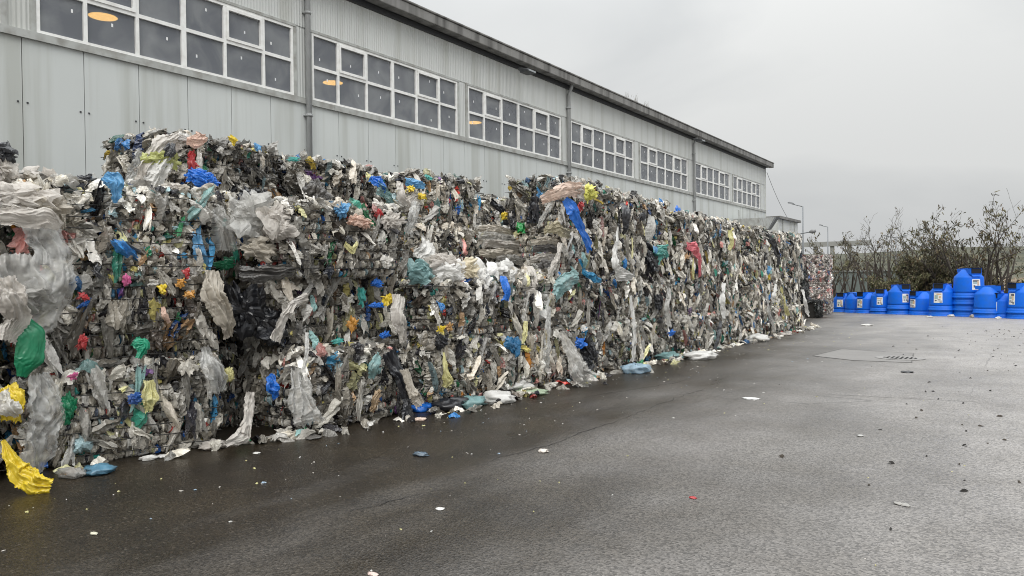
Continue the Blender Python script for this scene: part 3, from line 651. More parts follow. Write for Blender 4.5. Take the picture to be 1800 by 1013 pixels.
# ------------------------------------------------------------------ hanging sheets and bags
def sheet_mesh(path, widths, seed=0, pleats=4.0, depth=0.25, nu=40, nv=64, rag=0.14, nrm=(1, 0, 0), thick=0.0):
    """ribbon of gathered film along path; widths in metres"""
    rs = np.random.RandomState(seed); P = np.array(path, float); n = len(P)
    tt = np.linspace(0, n - 1, nv)
    def interp(a):
        i = np.clip(np.floor(tt).astype(int), 0, n - 2); f = (tt - i); f = f * f * (3 - 2 * f) if a.ndim == 1 else (f * 1.0)[:, None]
        return a[i] * (1 - f) + a[i + 1] * f
    Cn = interp(P); Wd = interp(np.array(widths, float))
    for _ in range(3): Cn[1:-1] = (Cn[:-2] + Cn[1:-1] * 2 + Cn[2:]) / 4
    T = np.gradient(Cn, axis=0); T /= np.linalg.norm(T, axis=1)[:, None]
    Nn = np.array(nrm, float)[None] - (T @ np.array(nrm, float))[:, None] * T; Nn /= np.linalg.norm(Nn, axis=1)[:, None] + 1e-9
    S = np.cross(T, Nn)
    u = np.linspace(-1, 1, nu)[None]; v = np.linspace(0, 1, nv)[:, None]; ph = rs.uniform(0, 6.28, 12)
    wv = Wd[:, None] / 2
    ed = 1 + rag * (np.sin(7 * v + ph[0]) + 0.7 * np.sin(17 * v + ph[1]) + 0.5 * np.sin(31 * v + ph[2])) * np.sign(u) * 0.6 + rs.normal(0, rag * .3, (nv, 1))
    X = u * wv * ed + wv * 0.25 * np.sin(4 * v + ph[3])
    asp = max(1.0, (np.linalg.norm(np.diff(P, axis=0), axis=1).sum() / max(Wd.mean(), 1e-3)))
    def vn(x, y):                                            # smooth random lattice noise, -1..1
        Lt = rs.uniform(-1, 1, (64, 64)); x = x + 20.3; y = y + 20.7; xi = np.floor(x).astype(int); yi = np.floor(y).astype(int)
        fx = x - xi; fy = y - yi; fx = fx * fx * (3 - 2 * fx); fy = fy * fy * (3 - 2 * fy); xi %= 63; yi %= 63
        return (Lt[xi, yi] * (1 - fx) + Lt[xi + 1, yi] * fx) * (1 - fy) + (Lt[xi, yi + 1] * (1 - fx) + Lt[xi + 1, yi + 1] * fx) * fy
    uu = u + 0 * v; vv = v * asp + 0 * u
    wx = 0.35 * vn(uu * 1.3, vv * 1.1); wy = 0.6 * vn(uu * 1.1, vv * 1.4)      # folds wander
    Z = 0
    for i, (fu, fv, am) in enumerate(((.55, .25, 1.5), (1.1, .45, 1.1), (2.1, .9, .65), (4.0, 2.0, .32), (7.0, 4.5, .14))):
        th = rs.normal(0, .35); fu = fu * pleats * .42 * (1 if i < 3 else .8)
        a_ = (uu + wx) * math.cos(th) + (vv + wy) * math.sin(th) * .35; b_ = (vv + wy) * math.cos(th) - (uu + wx) * math.sin(th) * .5
        Z = Z + am * (1 - 2.2 * np.abs(vn(a_ * fu * 2, b_ * fv * 2)))
    Z = wv * depth * Z * 0.75 + wv * 0.30 * (1 - u ** 2)
    J = rs.normal(0, 1, (nv, nu, 3)) * wv[..., None] * 0.008
    V = Cn[:, None, :] + X[..., None] * S[:, None, :] + Z[..., None] * Nn[:, None, :] + J
    end = rs.normal(0, 1, nu) * wv[-1] * 0.12; V[-1] += T[-1][None] * end[:, None]; V[0] -= T[0][None] * np.roll(end, 3)[:, None] * .6
    g = np.arange(nu * nv).reshape(nv, nu); F = np.stack([g[:-1, :-1], g[:-1, 1:], g[1:, 1:], g[1:, :-1]], -1).reshape(-1, 4)
    return V.reshape(-1, 3), F
def place_mesh(name, V, F, m, label, cat, group=None, smooth=True):
    c = V.mean(0); me = np_mesh(name, V - c, F, [m], smooth=smooth)
    o = link_mesh(name, me); o.location = tuple(c); return tag(o, label, cat, group)
def hang(name, pts, X, m, label, cat='plastic sheet', seed=0, **kw):
    """pts: (px, py, width px, outward m)"""
    path = []; ws = []
    for px, py, w, o in pts:
        P = on_x(px, py, X + o); d = AX.T @ (P - EYE); path.append(P); ws.append(w / 1300.0 * d[2])
    V, F = sheet_mesh(path, ws, seed, **kw)
    return place_mesh(name, V, F, m, label, cat, 'loose sheets hanging on the bales')
def blob_mesh(c, r, seed, fold=0.35, n=(34, 22)):
    rs = np.random.RandomState(seed); nu, nv = n
    th = np.linspace(0, 2 * np.pi, nu)[None]; p = np.linspace(0.06, np.pi - 0.06, nv)[:, None]
    d = np.stack([np.sin(p) * np.cos(th), np.sin(p) * np.sin(th), np.cos(p) * np.ones_like(th)], -1)
    k = 1.0
    for i in range(7):
        a = rs.normal(0, 1, 3); a /= np.linalg.norm(a); f = rs.uniform(2.5, 9); k = k + fold / 3.2 * (np.abs(np.mod(d @ a * f / 2 + rs.uniform(0, 2), 2) - 1) - .5) * 2 / (1 + i * .25)
    V = np.array(c) + d * k[..., None] * np.array(r); V[:, -1] = V[:, 0]
    V = V + rs.normal(0, 1, V.shape) * np.min(r) * 0.03; V[:, -1] = V[:, 0]
    g = np.arange(nu * nv).reshape(nv, nu); F = np.stack([g[:-1, :-1], g[:-1, 1:], g[1:, 1:], g[1:, :-1]], -1).reshape(-1, 4)
    return V.reshape(-1, 3), F
def bag(px, py, wpx, hpx, X, m, label, seed=0, name='plastic_bag', thick=0.6):
    """a crushed bag: flaps folded over one another, larger ones round a crumpled body"""
    P = on_x(px, py, X); d = (AX.T @ (P - EYE))[2]; w = wpx / 1300 * d / 2; h = hpx / 1300 * d / 2; mn = min(w, h)
    rs = np.random.RandomState(seed + 500); small = max(wpx, hpx) < 30; n = 4 if small else 13
    C = P[None] + rs.normal(0, 1, (n, 3)) * np.array([mn * .15, w * (.25 if small else .42), h * (.25 if small else .42)])[None]
    N = rs.normal(0, .35, (n, 3)) + np.array([.9, -.35, .15]); U = rs.normal(0, .35, (n, 3)); U[:, 2] += .9 * (h >= w * .8); U[:, 1] += .9 * (w > 1.25 * h)
    lo = max(w, h) * rs.uniform(.55, 1.0, n) if small else mn * rs.uniform(.5, 1.2, n)
    parts = [frags(rs, C, N, U, mn * rs.uniform(.4, .85, n), lo, mn * rs.uniform(.1, .4, n), 12, 14, 0.022, 0.38)]
    if wpx >= 26 or hpx >= 26:
        V, F = blob_mesh(P, (mn * thick, w * .85, h * .85), seed, fold=.6, n=(40, 26)); parts.append((V, F, np.zeros(len(V)), np.zeros(len(V))))
    V, F, _, _ = merge(parts)
    return place_mesh(name, V, F, m, label, 'plastic bag', 'bags caught on the bales', smooth=False)

CLR = film((0.66, 0.66, 0.64), 0.46, 0.14, 0.3); CLR2 = film((0.58, 0.57, 0.54), 0.36, 0.18, 0.3); BEI = film((0.55, 0.50, 0.42), 0.08, 0.4, 0.3)
WHT = film((0.78, 0.77, 0.74), 0.05, 0.35, 0.3, 0.2); BLU = film((0.015, 0.16, 0.62), 0, 0.25, 0.2, 0.1); LBL = film((0.13, 0.36, 0.62), 0, 0.3, 0.25, 0.15)
GRN = film((0.01, 0.20, 0.09), 0, 0.3, 0.15, 0.1); YEL = film((0.74, 0.55, 0.03), 0, 0.3, 0.2, 0.3); PYL = film((0.68, 0.64, 0.30), 0.05, 0.35, 0.3)
BLK = film((0.015, 0.016, 0.02), 0, 0.28, 0.03, 0.1); RED = film((0.48, 0.04, 0.045), 0, 0.3, 0.2, 0.35); PNK = film((0.80, 0.22, 0.26), 0, 0.35, 0.3, 0.1)
TEA = film((0.26, 0.44, 0.44), 0.1, 0.3, 0.3); PCH = film((0.72, 0.50, 0.40), 0, 0.4, 0.3, 0.2); LGR = film((0.40, 0.55, 0.22), 0.05, 0.3, 0.3); DGR = film((0.10, 0.095, 0.09), 0, 0.35, 0.1)
ORA = film((0.58, 0.28, 0.05), 0, 0.3, 0.2); MAG = film((0.62, 0.12, 0.30), 0, 0.3, 0.2, 0.3); AQ = film((0.05, 0.36, 0.32), 0, 0.3, 0.25, 0.3); BG2 = film((0.62, 0.58, 0.53), 0.05, 0.4, 0.3, 0.5)

H = hang
xl = -6.95
H('clear_sheet', [(75, 395, 60, .02), (85, 440, 62, .10), (82, 500, 78, .16), (88, 545, 60, .10)], xl, CLR, 'long shiny clear sheet hanging at the upper left below the fold of grey sheets', seed=1, pleats=2.6, depth=.2)
H('clear_sheet', [(20, 450, 60, .05), (25, 520, 80, .15), (50, 560, 85, .1), (105, 520, 40, .05)], xl + .02, CLR2, 'dull clear bag looping low at the left edge above the green sheet', seed=2, pleats=2.2, depth=.25)
H('green_sheet', [(30, 560, 36, .12), (46, 590, 48, .18), (50, 630, 46, .2), (40, 662, 18, .18)], xl + .05, GRN, 'dark green smooth sheet hanging at the left edge', seed=3, pleats=1.5, depth=.10, rag=.04)
H('clear_sheet', [(60, 660, 34, .1), (75, 720, 60, .16), (78, 770, 66, .16), (60, 830, 40, .14)], xl + .1, CLR, 'crinkled clear sheet below the green sheet reaching the asphalt', seed=4, pleats=3, depth=.3)
H('yellow_sheet', [(12, 680, 30, .2), (28, 705, 44, .26), (20, 740, 34, .26)], xl + .1, YEL, 'bright yellow bag with white patch at the left edge', seed=5, pleats=3)
H('white_sheet', [(0, 690, 30, .30), (18, 715, 34, .33), (30, 730, 18, .3)], xl + .12, WHT, 'white torn film lying over the yellow bag at the left edge', seed=6, pleats=3)
H('yellow_sheet', [(4, 775, 8, .22), (18, 805, 22, .3), (34, 832, 36, .36), (60, 846, 40, .46), (92, 850, 26, .55)], xl + .1, YEL, 'bright yellow ragged sheet trailing on the asphalt at lower left', seed=7, pleats=2.2, depth=.28, rag=.16)
H('peach_sheet', [(2, 490, 40, .2), (18, 530, 50, .25), (28, 560, 40, .2), (10, 600, 36, .2)], xl + .05, BG2, 'pale pinkish bag bulging at the left edge beside the green sheet', seed=8, pleats=4)
bag(20, 350, 110, 56, xl - .1, BG2, 'thick fold of dirty beige sheets over the upper left bale', 201, name='beige_sheet_bundle')
bag(78, 365, 64, 40, xl - .05, BEI, 'beige gathered sheet right of the thick fold at upper left', 202, name='beige_sheet_bundle')
H('grey_sheet', [(-5, 385, 30, .1), (40, 382, 36, .16), (80, 380, 34, .18), (104, 398, 18, .12)], xl + .03, BG2, 'grey sheet sagging beneath the beige fold at upper left', seed=10, pleats=2.5)
bag(4, 272, 26, 34, -7.3, BLK, 'black bag end poking up at the left edge above the bales', 1)
bag(8, 296, 26, 30, -7.3, BG2, 'pale crumpled bag under the black one at the left edge', 2)
bag(60, 325, 90, 42, -7.35, BG2, 'pale gathered bag crowning the upper left bale', 3)
bag(125, 325, 60, 34, -7.3, CLR2, 'clear grey bag on the top edge of the left stack', 4)
bag(150, 318, 28, 22, -7.2, BLK, 'small black bag on the top edge left of the blue bag', 5)
H('blue_bag', [(183, 312, 22, .06), (200, 322, 30, .12), (205, 345, 16, .14), (203, 357, 8, .12)], -6.98, LBL, 'light blue crumpled bag on the top edge of the nearest column', cat='plastic bag', seed=11, pleats=3, depth=.3)
# top of row two
xr = -8.0
H('clear_sheet', [(250, 268, 26, .1), (238, 295, 34, .15), (232, 325, 22, .1)], xr, CLR, 'clear sheet spilling left off the highest near bale', seed=12, pleats=4)
H('beige_sheet', [(320, 240, 22, .15), (290, 262, 38, .22), (262, 300, 36, .25), (240, 330, 26, .2)], xr, BG2, 'beige sheet draped down the left end of the highest near bale', seed=13, pleats=4)
H('beige_sheet', [(300, 275, 20, .3), (285, 300, 32, .33), (262, 330, 40, .3)], xr, WHT, 'off white sheet hanging below the yellow green bag', seed=14, pleats=4)
bag(283, 280, 50, 26, xr + .3, film((.45, .47, .16), 0, .35, .2), 'yellow green bag at the left end of the highest near bale', 6)
H('peach_bag', [(328, 247, 14, .3), (345, 250, 26, .35), (362, 243, 12, .3)], xr, PCH, 'peach coloured bag on the highest near bale', cat='plastic bag', seed=15, pleats=3)
bag(322, 243, 30, 14, xr + .2, WHT, 'white bag at the very top beside the peach bag', 7)
bag(300, 262, 24, 20, xr + .38, BLK, 'black scrap under the white sheet at the top', 8)
bag(355, 315, 46, 26, -7.55, BLU, 'bright blue bag at the left of the highest near bale', 9)
bag(373, 316, 16, 18, -7.5, BLU, 'small blue scrap right of the bright blue bag', 10)
bag(337, 288, 14, 30, -7.7, RED, 'red scrap near the top of the highest near bale', 11)
bag(410, 246, 16, 12, xr + .1, YEL, 'small yellow scrap on the top edge of the highest bale', 12)
bag(452, 258, 12, 14, xr + .1, LBL, 'small blue scrap sticking up from the highest bale', 13)
bag(516, 280, 20, 9, xr + .1, AQ, 'turquoise scrap at the right end of the highest near bale', 14)
bag(305, 335, 60, 20, -7.0, BG2, 'pale gathered film on the near column top at its right end', 15)
H('blue_sheet', [(343, 390, 22, .05), (350, 420, 22, .12), (352, 445, 24, .15), (362, 472, 16, .12)], -7.0, LBL, 'light blue sheet hanging in the recess between the two nearest columns', seed=16, pleats=3)
bag(335, 405, 28, 40, -7.05, BLK, 'black bag beside the light blue sheet', 16)
H('clear_sheet', [(375, 370, 44, .1), (390, 400, 50, .2), (388, 440, 46, .2)], -7.2, CLR2, 'dull clear bag in the recess right of the light blue sheet', seed=17, pleats=4)
bag(395, 465, 40, 14, -7.1, GRN, 'dark green scrap in the recess', 17)
H('beige_sheet', [(372, 478, 26, .1), (378, 520, 42, .18), (392, 560, 36, .2), (398, 592, 24, .15)], -6.75, BEI, 'long dirty beige sheet hanging at the right edge of the nearest column', seed=18, pleats=4)
bag(440, 385, 60, 66, -6.85, CLR2, 'wide clear grey sheet bulging from the left end of the second column', 203, name='grey_sheet_bundle')
bag(486, 392, 50, 50, -6.7, BG2, 'pale crumpled sheet right of the wide clear grey one on the second column', 204, name='grey_sheet_bundle')
bag(460, 440, 80, 26, -6.75, BEI, 'beige fold lying under the clear grey sheet', 205, name='beige_sheet_bundle')
H('grey_sheet', [(420, 478, 26, .1), (460, 480, 30, .2), (512, 478, 22, .1)], -6.75, DGR, 'dark grey fold over the dark hollow', seed=21, pleats=4)
bag(430, 545, 74, 60, -7.05, BLK, 'big black bag added deep in the hollow for its dark shade', 18)  # black bundles here and below are added to darken the shaded recess
bag(480, 580, 60, 50, -6.95, BLK, 'black bag added at the right side of the hollow for its dark shade', 19)
H('clear_sheet', [(538, 522, 18, .1), (515, 535, 16, .2), (500, 560, 20, .22), (485, 600, 26, .2)], -6.55, BG2, 'pale twisted strip arching over the dark hollow', seed=22, pleats=2)
H('clear_sheet', [(540, 585, 8, .1), (538, 620, 9, .12), (532, 655, 8, .1)], -6.45, WHT, 'narrow white strip hanging right of the dark hollow', seed=23, pleats=2)
H('blue_bag', [(480, 660, 12, .05), (476, 680, 26, .12), (484, 700, 16, .12)], -6.75, BLU, 'bright blue bag hanging on the front of a bottom bale', cat='plastic bag', seed=24, pleats=2, depth=.3)
H('clear_sheet', [(360, 610, 20, .1), (375, 650, 40, .18), (378, 690, 30, .15)], -6.75, CLR, 'clear sheet over the top edge of the nearest bottom bale', seed=25, pleats=4)
H('clear_sheet', [(438, 690, 18, .1), (436, 730, 20, .15), (428, 770, 30, .2), (395, 782, 14, .3)], -6.55, BG2, 'narrow pale sheet trailing down to the asphalt beside the bottom bales', seed=26, pleats=3)
H('clear_sheet', [(520, 650, 34, .1), (530, 700, 46, .2), (545, 745, 60, .3)], -6.55, CLR2, 'clear film sheet slumped on the asphalt right of the bright blue bag', seed=27, pleats=5)
H('green_sheet', [(235, 600, 18, .05), (250, 608, 24, .1), (242, 630, 12, .1)], -6.85, film((0.02, 0.32, 0.18), 0, .3, .2, .1), 'green torn sheet on the face of the nearest wired bale', seed=28, pleats=2, rag=.2)
H('clear_sheet', [(258, 670, 20, .05), (265, 700, 26, .12), (262, 722, 20, .1)], -6.85, PYL, 'pale yellow bag on the face of the nearest bottom bale', seed=29, pleats=3)
bag(240, 700, 26, 20, -6.82, film((.03, .12, .42), .1, .3, .2), 'deep blue bag on the face of the nearest bottom bale', 20)
bag(145, 602, 14, 26, -6.95, RED, 'dark red scrap on the nearest wired bale', 21); bag(128, 660, 18, 12, -6.95, MAG, 'pink scrap above the nearest bottom bale', 22)
bag(147, 522, 20, 12, -7.0, RED, 'bright red scrap on the second bale of the nearest column', 23); bag(222, 492, 14, 18, -6.9, MAG, 'magenta scrap between the wires of the nearest column', 24)
bag(284, 510, 14, 20, -6.85, YEL, 'yellow scrap between the wires of the nearest column', 25); bag(327, 482, 16, 16, -6.8, RED, 'red scrap at the right of the nearest column', 26)
bag(334, 518, 18, 10, -6.75, ORA, 'orange scrap at the right of the nearest column', 27); bag(318, 497, 16, 16, -6.78, ORA, 'orange scrap above the other orange one', 28)
H('beige_scrap', [(286, 540, 8, .05), (290, 555, 12, .08), (296, 568, 7, .06)], -6.85, PCH, 'peach scrap stuck out of the nearest wired bale', seed=30, pleats=1.5)
bag(173, 480, 16, 24, -6.98, BLK, 'black scrap low on the third bale of the nearest column', 29); bag(258, 445, 16, 14, -6.95, GRN, 'small green scrap on the third bale of the nearest column', 30)
bag(403, 660, 18, 26, -6.72, PYL, 'pale yellow scrap left of the bright blue bag', 31); bag(120, 715, 20, 50, -6.98, GRN, 'dark green strip on the nearest bottom bale', 32)
# second column
bag(600, 370, 26, 24, -6.5, LBL, 'light blue scrap on the top edge of the second column', 33); bag(630, 390, 50, 18, -6.45, PCH, 'pale orange bag at the right top of the second column', 34)
bag(690, 390, 40, 24, -6.45, BG2, 'pale bag on the right top corner of the second column', 35); bag(665, 375, 18, 16, -6.5, RED, 'dark red bag at the right top of the second column', 36)
bag(450, 350, 60, 26, -6.9, BLK, 'black bag on the top edge at the left of the second column', 37); bag(560, 340, 34, 30, -7.3, DGR, 'dark grey bag between third and top layer', 38)
H('yellow_ring_bag', [(605, 428, 10, .08), (618, 440, 12, .1), (628, 428, 9, .08)], -6.42, PYL, 'yellow edged black bag on the wired rows of the second column', seed=31, pleats=2); bag(614, 424, 20, 22, -6.45, BLK, 'round black bag on the wired rows of the second column', 39)
bag(635, 520, 14, 28, -6.62, AQ, 'turquoise scrap above the middle of the second column', 40); bag(662, 498, 20, 16, -6.6, BLU, 'blue scrap on the second bale of the second column', 41)
bag(682, 528, 26, 16, -6.5, YEL, 'yellow scrap at the right end of the second bale', 42); bag(660, 537, 30, 9, -6.5, BLU, 'flat blue scrap under the yellow one', 43)
bag(620, 570, 20, 20, -6.55, ORA, 'small orange yellow scrap below the blue ones', 44); bag(592, 600, 20, 14, -6.6, AQ, 'green scrap low on the second bale of the second column', 45)
bag(675, 590, 22, 12, -6.5, BLU, 'dark blue scrap low at the right of the second bale', 46)
H('clear_sheet', [(700, 520, 26, .05), (702, 560, 30, .15), (708, 600, 22, .15)], -6.45, BG2, 'long clear bag hanging at the right edge of the second column', seed=32, pleats=3)
bag(575, 635, 46, 30, -6.6, film((.05, .25, .42), 0, .3, .2), 'blue patch of film on the bottom bale of the second column', 47)
H('teal_sheet', [(665, 630, 20, .1), (655, 645, 30, .15), (652, 665, 14, .12)], -6.45, TEA, 'pale teal sheet at the right of the bottom bale', seed=33, pleats=3)
H('black_sheet', [(680, 620, 36, .1), (700, 660, 30, .18), (712, 700, 22, .2), (720, 735, 34, .28)], -6.45, BLK, 'long black sheet running down to the asphalt between second and third column', seed=34, pleats=3)
H('grey_sheet', [(712, 650, 20, .1), (722, 690, 26, .2), (735, 715, 20, .25)], -6.35, BEI, 'beige sheet beside the long black sheet', seed=35, pleats=4)
H('beige_sheet', [(668, 690, 16, .1), (660, 705, 22, .15), (650, 722, 12, .12)], -6.45, film((.42, .30, .18), 0, .4, .25), 'tan leaf shaped sheet low on the second column', seed=36, pleats=3)
# second row tops
H('blue_bag', [(650, 315, 16, .1), (665, 322, 26, .2), (676, 330, 16, .2)], -7.95, BLU, 'shiny blue bag on the top row above the second column', cat='plastic bag', seed=37, pleats=2, depth=.3)
bag(652, 312, 18, 18, -7.85, PYL, 'yellow scrap beside the shiny blue bag on the top row', 48)
H('clear_sheet', [(660, 332, 26, .2), (680, 345, 20, .2), (690, 362, 10, .15)], -7.95, TEA, 'pale bluish sheet below the shiny blue bag', seed=38, pleats=3)
H('blue_sheet', [(712, 318, 14, .15), (728, 322, 18, .2), (745, 330, 10, .2)], -7.75, LBL, 'blue sheet lying on the top bale above the third column', seed=39, pleats=3)
H('clear_sheet', [(705, 325, 20, .15), (704, 345, 30, .22), (712, 365, 24, .2), (728, 345, 14, .2)], -7.7, BG2, 'pale bag looping down the top bale above the third column', seed=40, pleats=3)
bag(722, 332, 16, 14, -7.45, YEL, 'yellow scrap above the looping pale bag', 49); bag(742, 345, 16, 12, -7.5, YEL, 'yellow scrap right of the looping pale bag', 50)
H('clear_sheet', [(732, 360, 22, .1), (724, 385, 24, .15), (715, 410, 20, .12)], -7.55, CLR, 'clear strip hanging from the top bale above the third column', seed=41, pleats=3)
bag(810, 320, 18, 14, -7.65, BLK, 'small black bag at the top edge above the third column', 51); bag(753, 312, 14, 9, -7.65, AQ, 'teal scrap at the top edge above the third column', 52)
H('clear_sheet', [(745, 425, 34, .1), (745, 445, 44, .2), (735, 462, 30, .2)], -7.5, WHT, 'white gathered sheet under the top bales above the third column', seed=42, pleats=5)
# third and fourth column top: white heaps
for i, (px, py, w, h, m, lb) in enumerate([
        (735, 480, 50, 24, TEA, 'pale teal bag heaped on the left of the third column'), (775, 465, 60, 22, BG2, 'pale peach sheet heaped on the third column'), (790, 485, 50, 30, WHT, 'white bag heaped on the third column'),
        (815, 478, 40, 22, film((.7, .62, .45), .05, .4, .3), 'cream bag heaped on the third column'), (845, 500, 36, 34, WHT, 'white sheet curling down between third and fourth column'), (820, 500, 30, 14, BLU, 'dark blue bag in the white heap'),
        (885, 478, 66, 24, WHT, 'big white sheet on top of the fourth column'), (925, 500, 50, 30, BG2, 'pale sheet at the right end of the fourth column'), (945, 525, 34, 36, WHT, 'white crumpled bag at the right corner of the fourth column'),
        (862, 505, 26, 18, TEA, 'pale aqua bag beside the blue bag on the fourth column'), (910, 520, 26, 20, DGR, 'dark green grey bag right of the blue bag'), (780, 505, 50, 16, film((.03, .12, .10), 0, .3, .1), 'dark green flat bag on the third column'),
        (832, 520, 20, 30, BLK, 'black bag in the white heap on the third column')]):
    bag(px, py - 2, w * 1.35, h * 1.35, -6.5, m, lb, 60 + i)
H('blue_sheet', [(885, 488, 20, .1), (888, 508, 26, .16), (886, 528, 22, .15)], -6.3, BLU, 'deep blue bag hanging over the front of the fourth column', seed=43, pleats=2)
H('clear_sheet', [(962, 540, 18, .12), (960, 580, 20, .16), (958, 620, 22, .16), (962, 645, 14, .12)], -6.3, CLR, 'long clear strip hanging at the right edge of the fourth column', seed=44, pleats=4)
H('clear_sheet', [(780, 620, 6, .08), (783, 645, 12, .12), (786, 668, 22, .14), (780, 680, 12, .1)], -6.25, PYL, 'pale yellow bag hanging low on the third column', seed=45, pleats=3)
bag(905, 608, 26, 26, -6.3, film((.03, .17, .35), 0, .3, .2), 'dark blue bag low on the fourth column', 80); bag(775, 600, 26, 26, -6.25, BLK, 'black bag on the second bale of the third column', 81)
H('yellow_strip', [(922, 565, 10, .05), (924, 585, 11, .1), (918, 605, 8, .08)], -6.3, PYL, 'pale yellow strip on the fourth column', seed=46, pleats=2)
bag(775, 578, 14, 10, -6.2, YEL, 'yellow scrap left on the third column', 82); bag(790, 575, 12, 14, -6.2, film((.5, .28, .1), 0, .5, .1), 'brown scrap beside the yellow one', 83)
# folded layers between, left of the fifth column
for i, (px, py, w, h) in enumerate([(870, 405, 60, 12), (880, 418, 80, 13), (895, 432, 90, 13), (880, 447, 80, 13), (905, 458, 70, 12)]):
    H('folded_sheet', [(px - w / 2, py - 3, h, .0), (px, py, h * 1.3, .06), (px + w / 2, py + 5, h, .0)], -7.7 + i * .06, (BEI, CLR2, BG2, BEI, CLR2)[i], 'grey folded sheet in the flat pile left of the tall stack, %s from the top' % ORD[i], seed=50 + i, pleats=3)
H('black_sheet', [(862, 352, 12, .05), (880, 368, 16, .1), (890, 395, 14, .1)], -8.4, BLK, 'black sheet over the grey bale left of the tall stack', seed=56, pleats=2)
bag(887, 378, 14, 14, -8.0, YEL, 'orange yellow scrap left of the tall stack', 84); bag(918, 400, 22, 22, -7.4, film((.02, .35, .08), .1, .25, .3, .1), 'bright green bag left of the tall stack', 85)
bag(905, 388, 16, 40, -7.6, BLK, 'black bag beside the bright green bag', 86)
# the tall stack
xt = -6.5
H('peach_sheet', [(950, 350, 18, .1), (970, 342, 22, .25), (1000, 337, 26, .3), (1020, 338, 30, .25)], xt, film((.70, .53, .43), .05, .4, .3, .3), 'pale peach sheet lying across the top of the tall stack', seed=57, pleats=3)
H('grey_sheet', [(1008, 330, 14, .3), (1020, 340, 26, .33), (1022, 352, 14, .3)], xt, BG2, 'greyish sheet beside the yellow bag on the tall stack', seed=58, pleats=3)
H('blue_sheet', [(992, 350, 20, .2), (1005, 365, 32, .28), (1015, 390, 24, .28), (1024, 415, 22, .26), (1035, 440, 26, .22)], xt, BLU, 'long vivid blue sheet hanging down the front of the tall stack', seed=59, pleats=2, depth=.18, rag=.06)
H('clear_sheet', [(968, 355, 10, .2), (958, 375, 12, .22), (945, 400, 12, .15)], xt, CLR2, 'narrow clear strip left of the vivid blue sheet', seed=60, pleats=2)
H('blue_strip', [(1018, 455, 8, .12), (1026, 480, 10, .14), (1042, 490, 16, .14), (1056, 494, 8, .1)], xt + .05, film((.02, .22, .42), 0, .3, .2, .1), 'thin blue strip curling below the clear bag', seed=61, pleats=1.5)
H('clear_bag', [(1025, 445, 12, .15), (1028, 460, 18, .2), (1026, 470, 12, .15)], xt + .05, TEA, 'small pale blue bag under the vivid blue sheet', cat='plastic bag', seed=62, pleats=2)
bag(940, 372, 22, 44, -6.75, BLK, 'black bag at the left upper corner of the tall stack', 87); bag(950, 342, 22, 14, -6.7, film((.04, .2, .4), 0, .3, .2), 'blue scrap at the upper left corner of the tall stack', 88)
bag(1035, 338, 34, 22, -6.35, film((.62, .60, .12), 0, .35, .2, .2), 'lime yellow bag on the top of the tall stack', 89); bag(1022, 360, 12, 16, -6.3, RED, 'dark red scrap on the upper tall stack', 90)
H('star_sheet', [(955, 408, 10, .1), (975, 402, 22, .2), (1000, 412, 16, .15)], -6.6, film((.45, .40, .27), 0, .4, .2), 'khaki sheet with pointed ends in the tall stack', seed=63, pleats=3, rag=.3)
H('clear_sheet', [(985, 430, 12, .15), (975, 460, 14, .2), (962, 490, 12, .15)], -6.5, BG2, 'long pale strip slanting down left of the tall stack', seed=64, pleats=3)
for i, (px, py, w) in enumerate([(960, 425, 60), (965, 440, 60), (960, 455, 60)]):
    H('folded_sheet', [(px - w / 2, py, 10, .0), (px, py - 3, 14, .08), (px + w / 2, py + 3, 10, .0)], -6.75, (BEI, DGR, BG2)[i], 'dirty folded sheet in the left flank of the tall stack, %s from the top' % ORD[i], seed=65 + i, pleats=3)
H('teal_sheet', [(1010, 490, 24, .15), (985, 502, 34, .25), (972, 520, 26, .22)], -6.35, TEA, 'pale teal sheet at the foot of the upper tall stack', seed=68, pleats=3)
bag(962, 470, 40, 20, -6.5, DGR, 'dark grey sheet bundle above the pale teal sheet', 91)
H('clear_sheet', [(985, 585, 14, .2), (1000, 620, 30, .3), (1015, 650, 50, .4), (1035, 665, 40, .5)], -6.35, CLR2, 'large clear sheet slumped on the asphalt at the foot of the fifth column', seed=69, pleats=5)
bag(1022, 605, 24, 18, -6.25, BLU, 'bright blue bag low on the fifth column', 92); bag(1035, 620, 30, 40, -6.25, BLK, 'black bag under the bright blue one on the fifth column', 93)
# black bag and white veil
H('black_bag', [(1092, 360, 14, .15), (1097, 378, 28, .25), (1098, 400, 22, .25), (1093, 412, 10, .2)], -6.55, BLK, 'big black bag hanging at the top beside the tall stack', cat='plastic bag', seed=70, pleats=1.5, depth=.3, rag=.04)
H('white_veil', [(1086, 400, 6, .15), (1083, 430, 12, .2), (1078, 465, 22, .22), (1085, 485, 26, .2), (1112, 488, 12, .15)], -6.55, WHT, 'white veil like sheet flaring down below the black bag', seed=71, pleats=4)
H('clear_sheet', [(1108, 520, 10, .1), (1112, 560, 11, .15), (1113, 600, 14, .16), (1110, 635, 12, .12)], -6.5, WHT, 'narrow white sheet reaching from mid height to the asphalt', seed=72, pleats=3)
H('clear_sheet', [(1140, 380, 20, .1), (1142, 400, 26, .16), (1138, 425, 20, .14)], -6.6, CLR2, 'grey bag right of the white veil near the top', seed=73, pleats=3); bag(1130, 380, 18, 14, -6.5, BLK, 'black scrap at the top right of the black bag', 94)
bag(1163, 445, 30, 18, -6.55, film((.08, .32, .28), 0, .3, .2), 'teal bag in mid height right of the white veil', 95); bag(1152, 440, 12, 10, -6.45, LBL, 'light blue scrap beside the teal bag', 96)
bag(1140, 460, 30, 40, -6.7, BLK, 'dark hollow bag below the teal one', 97)
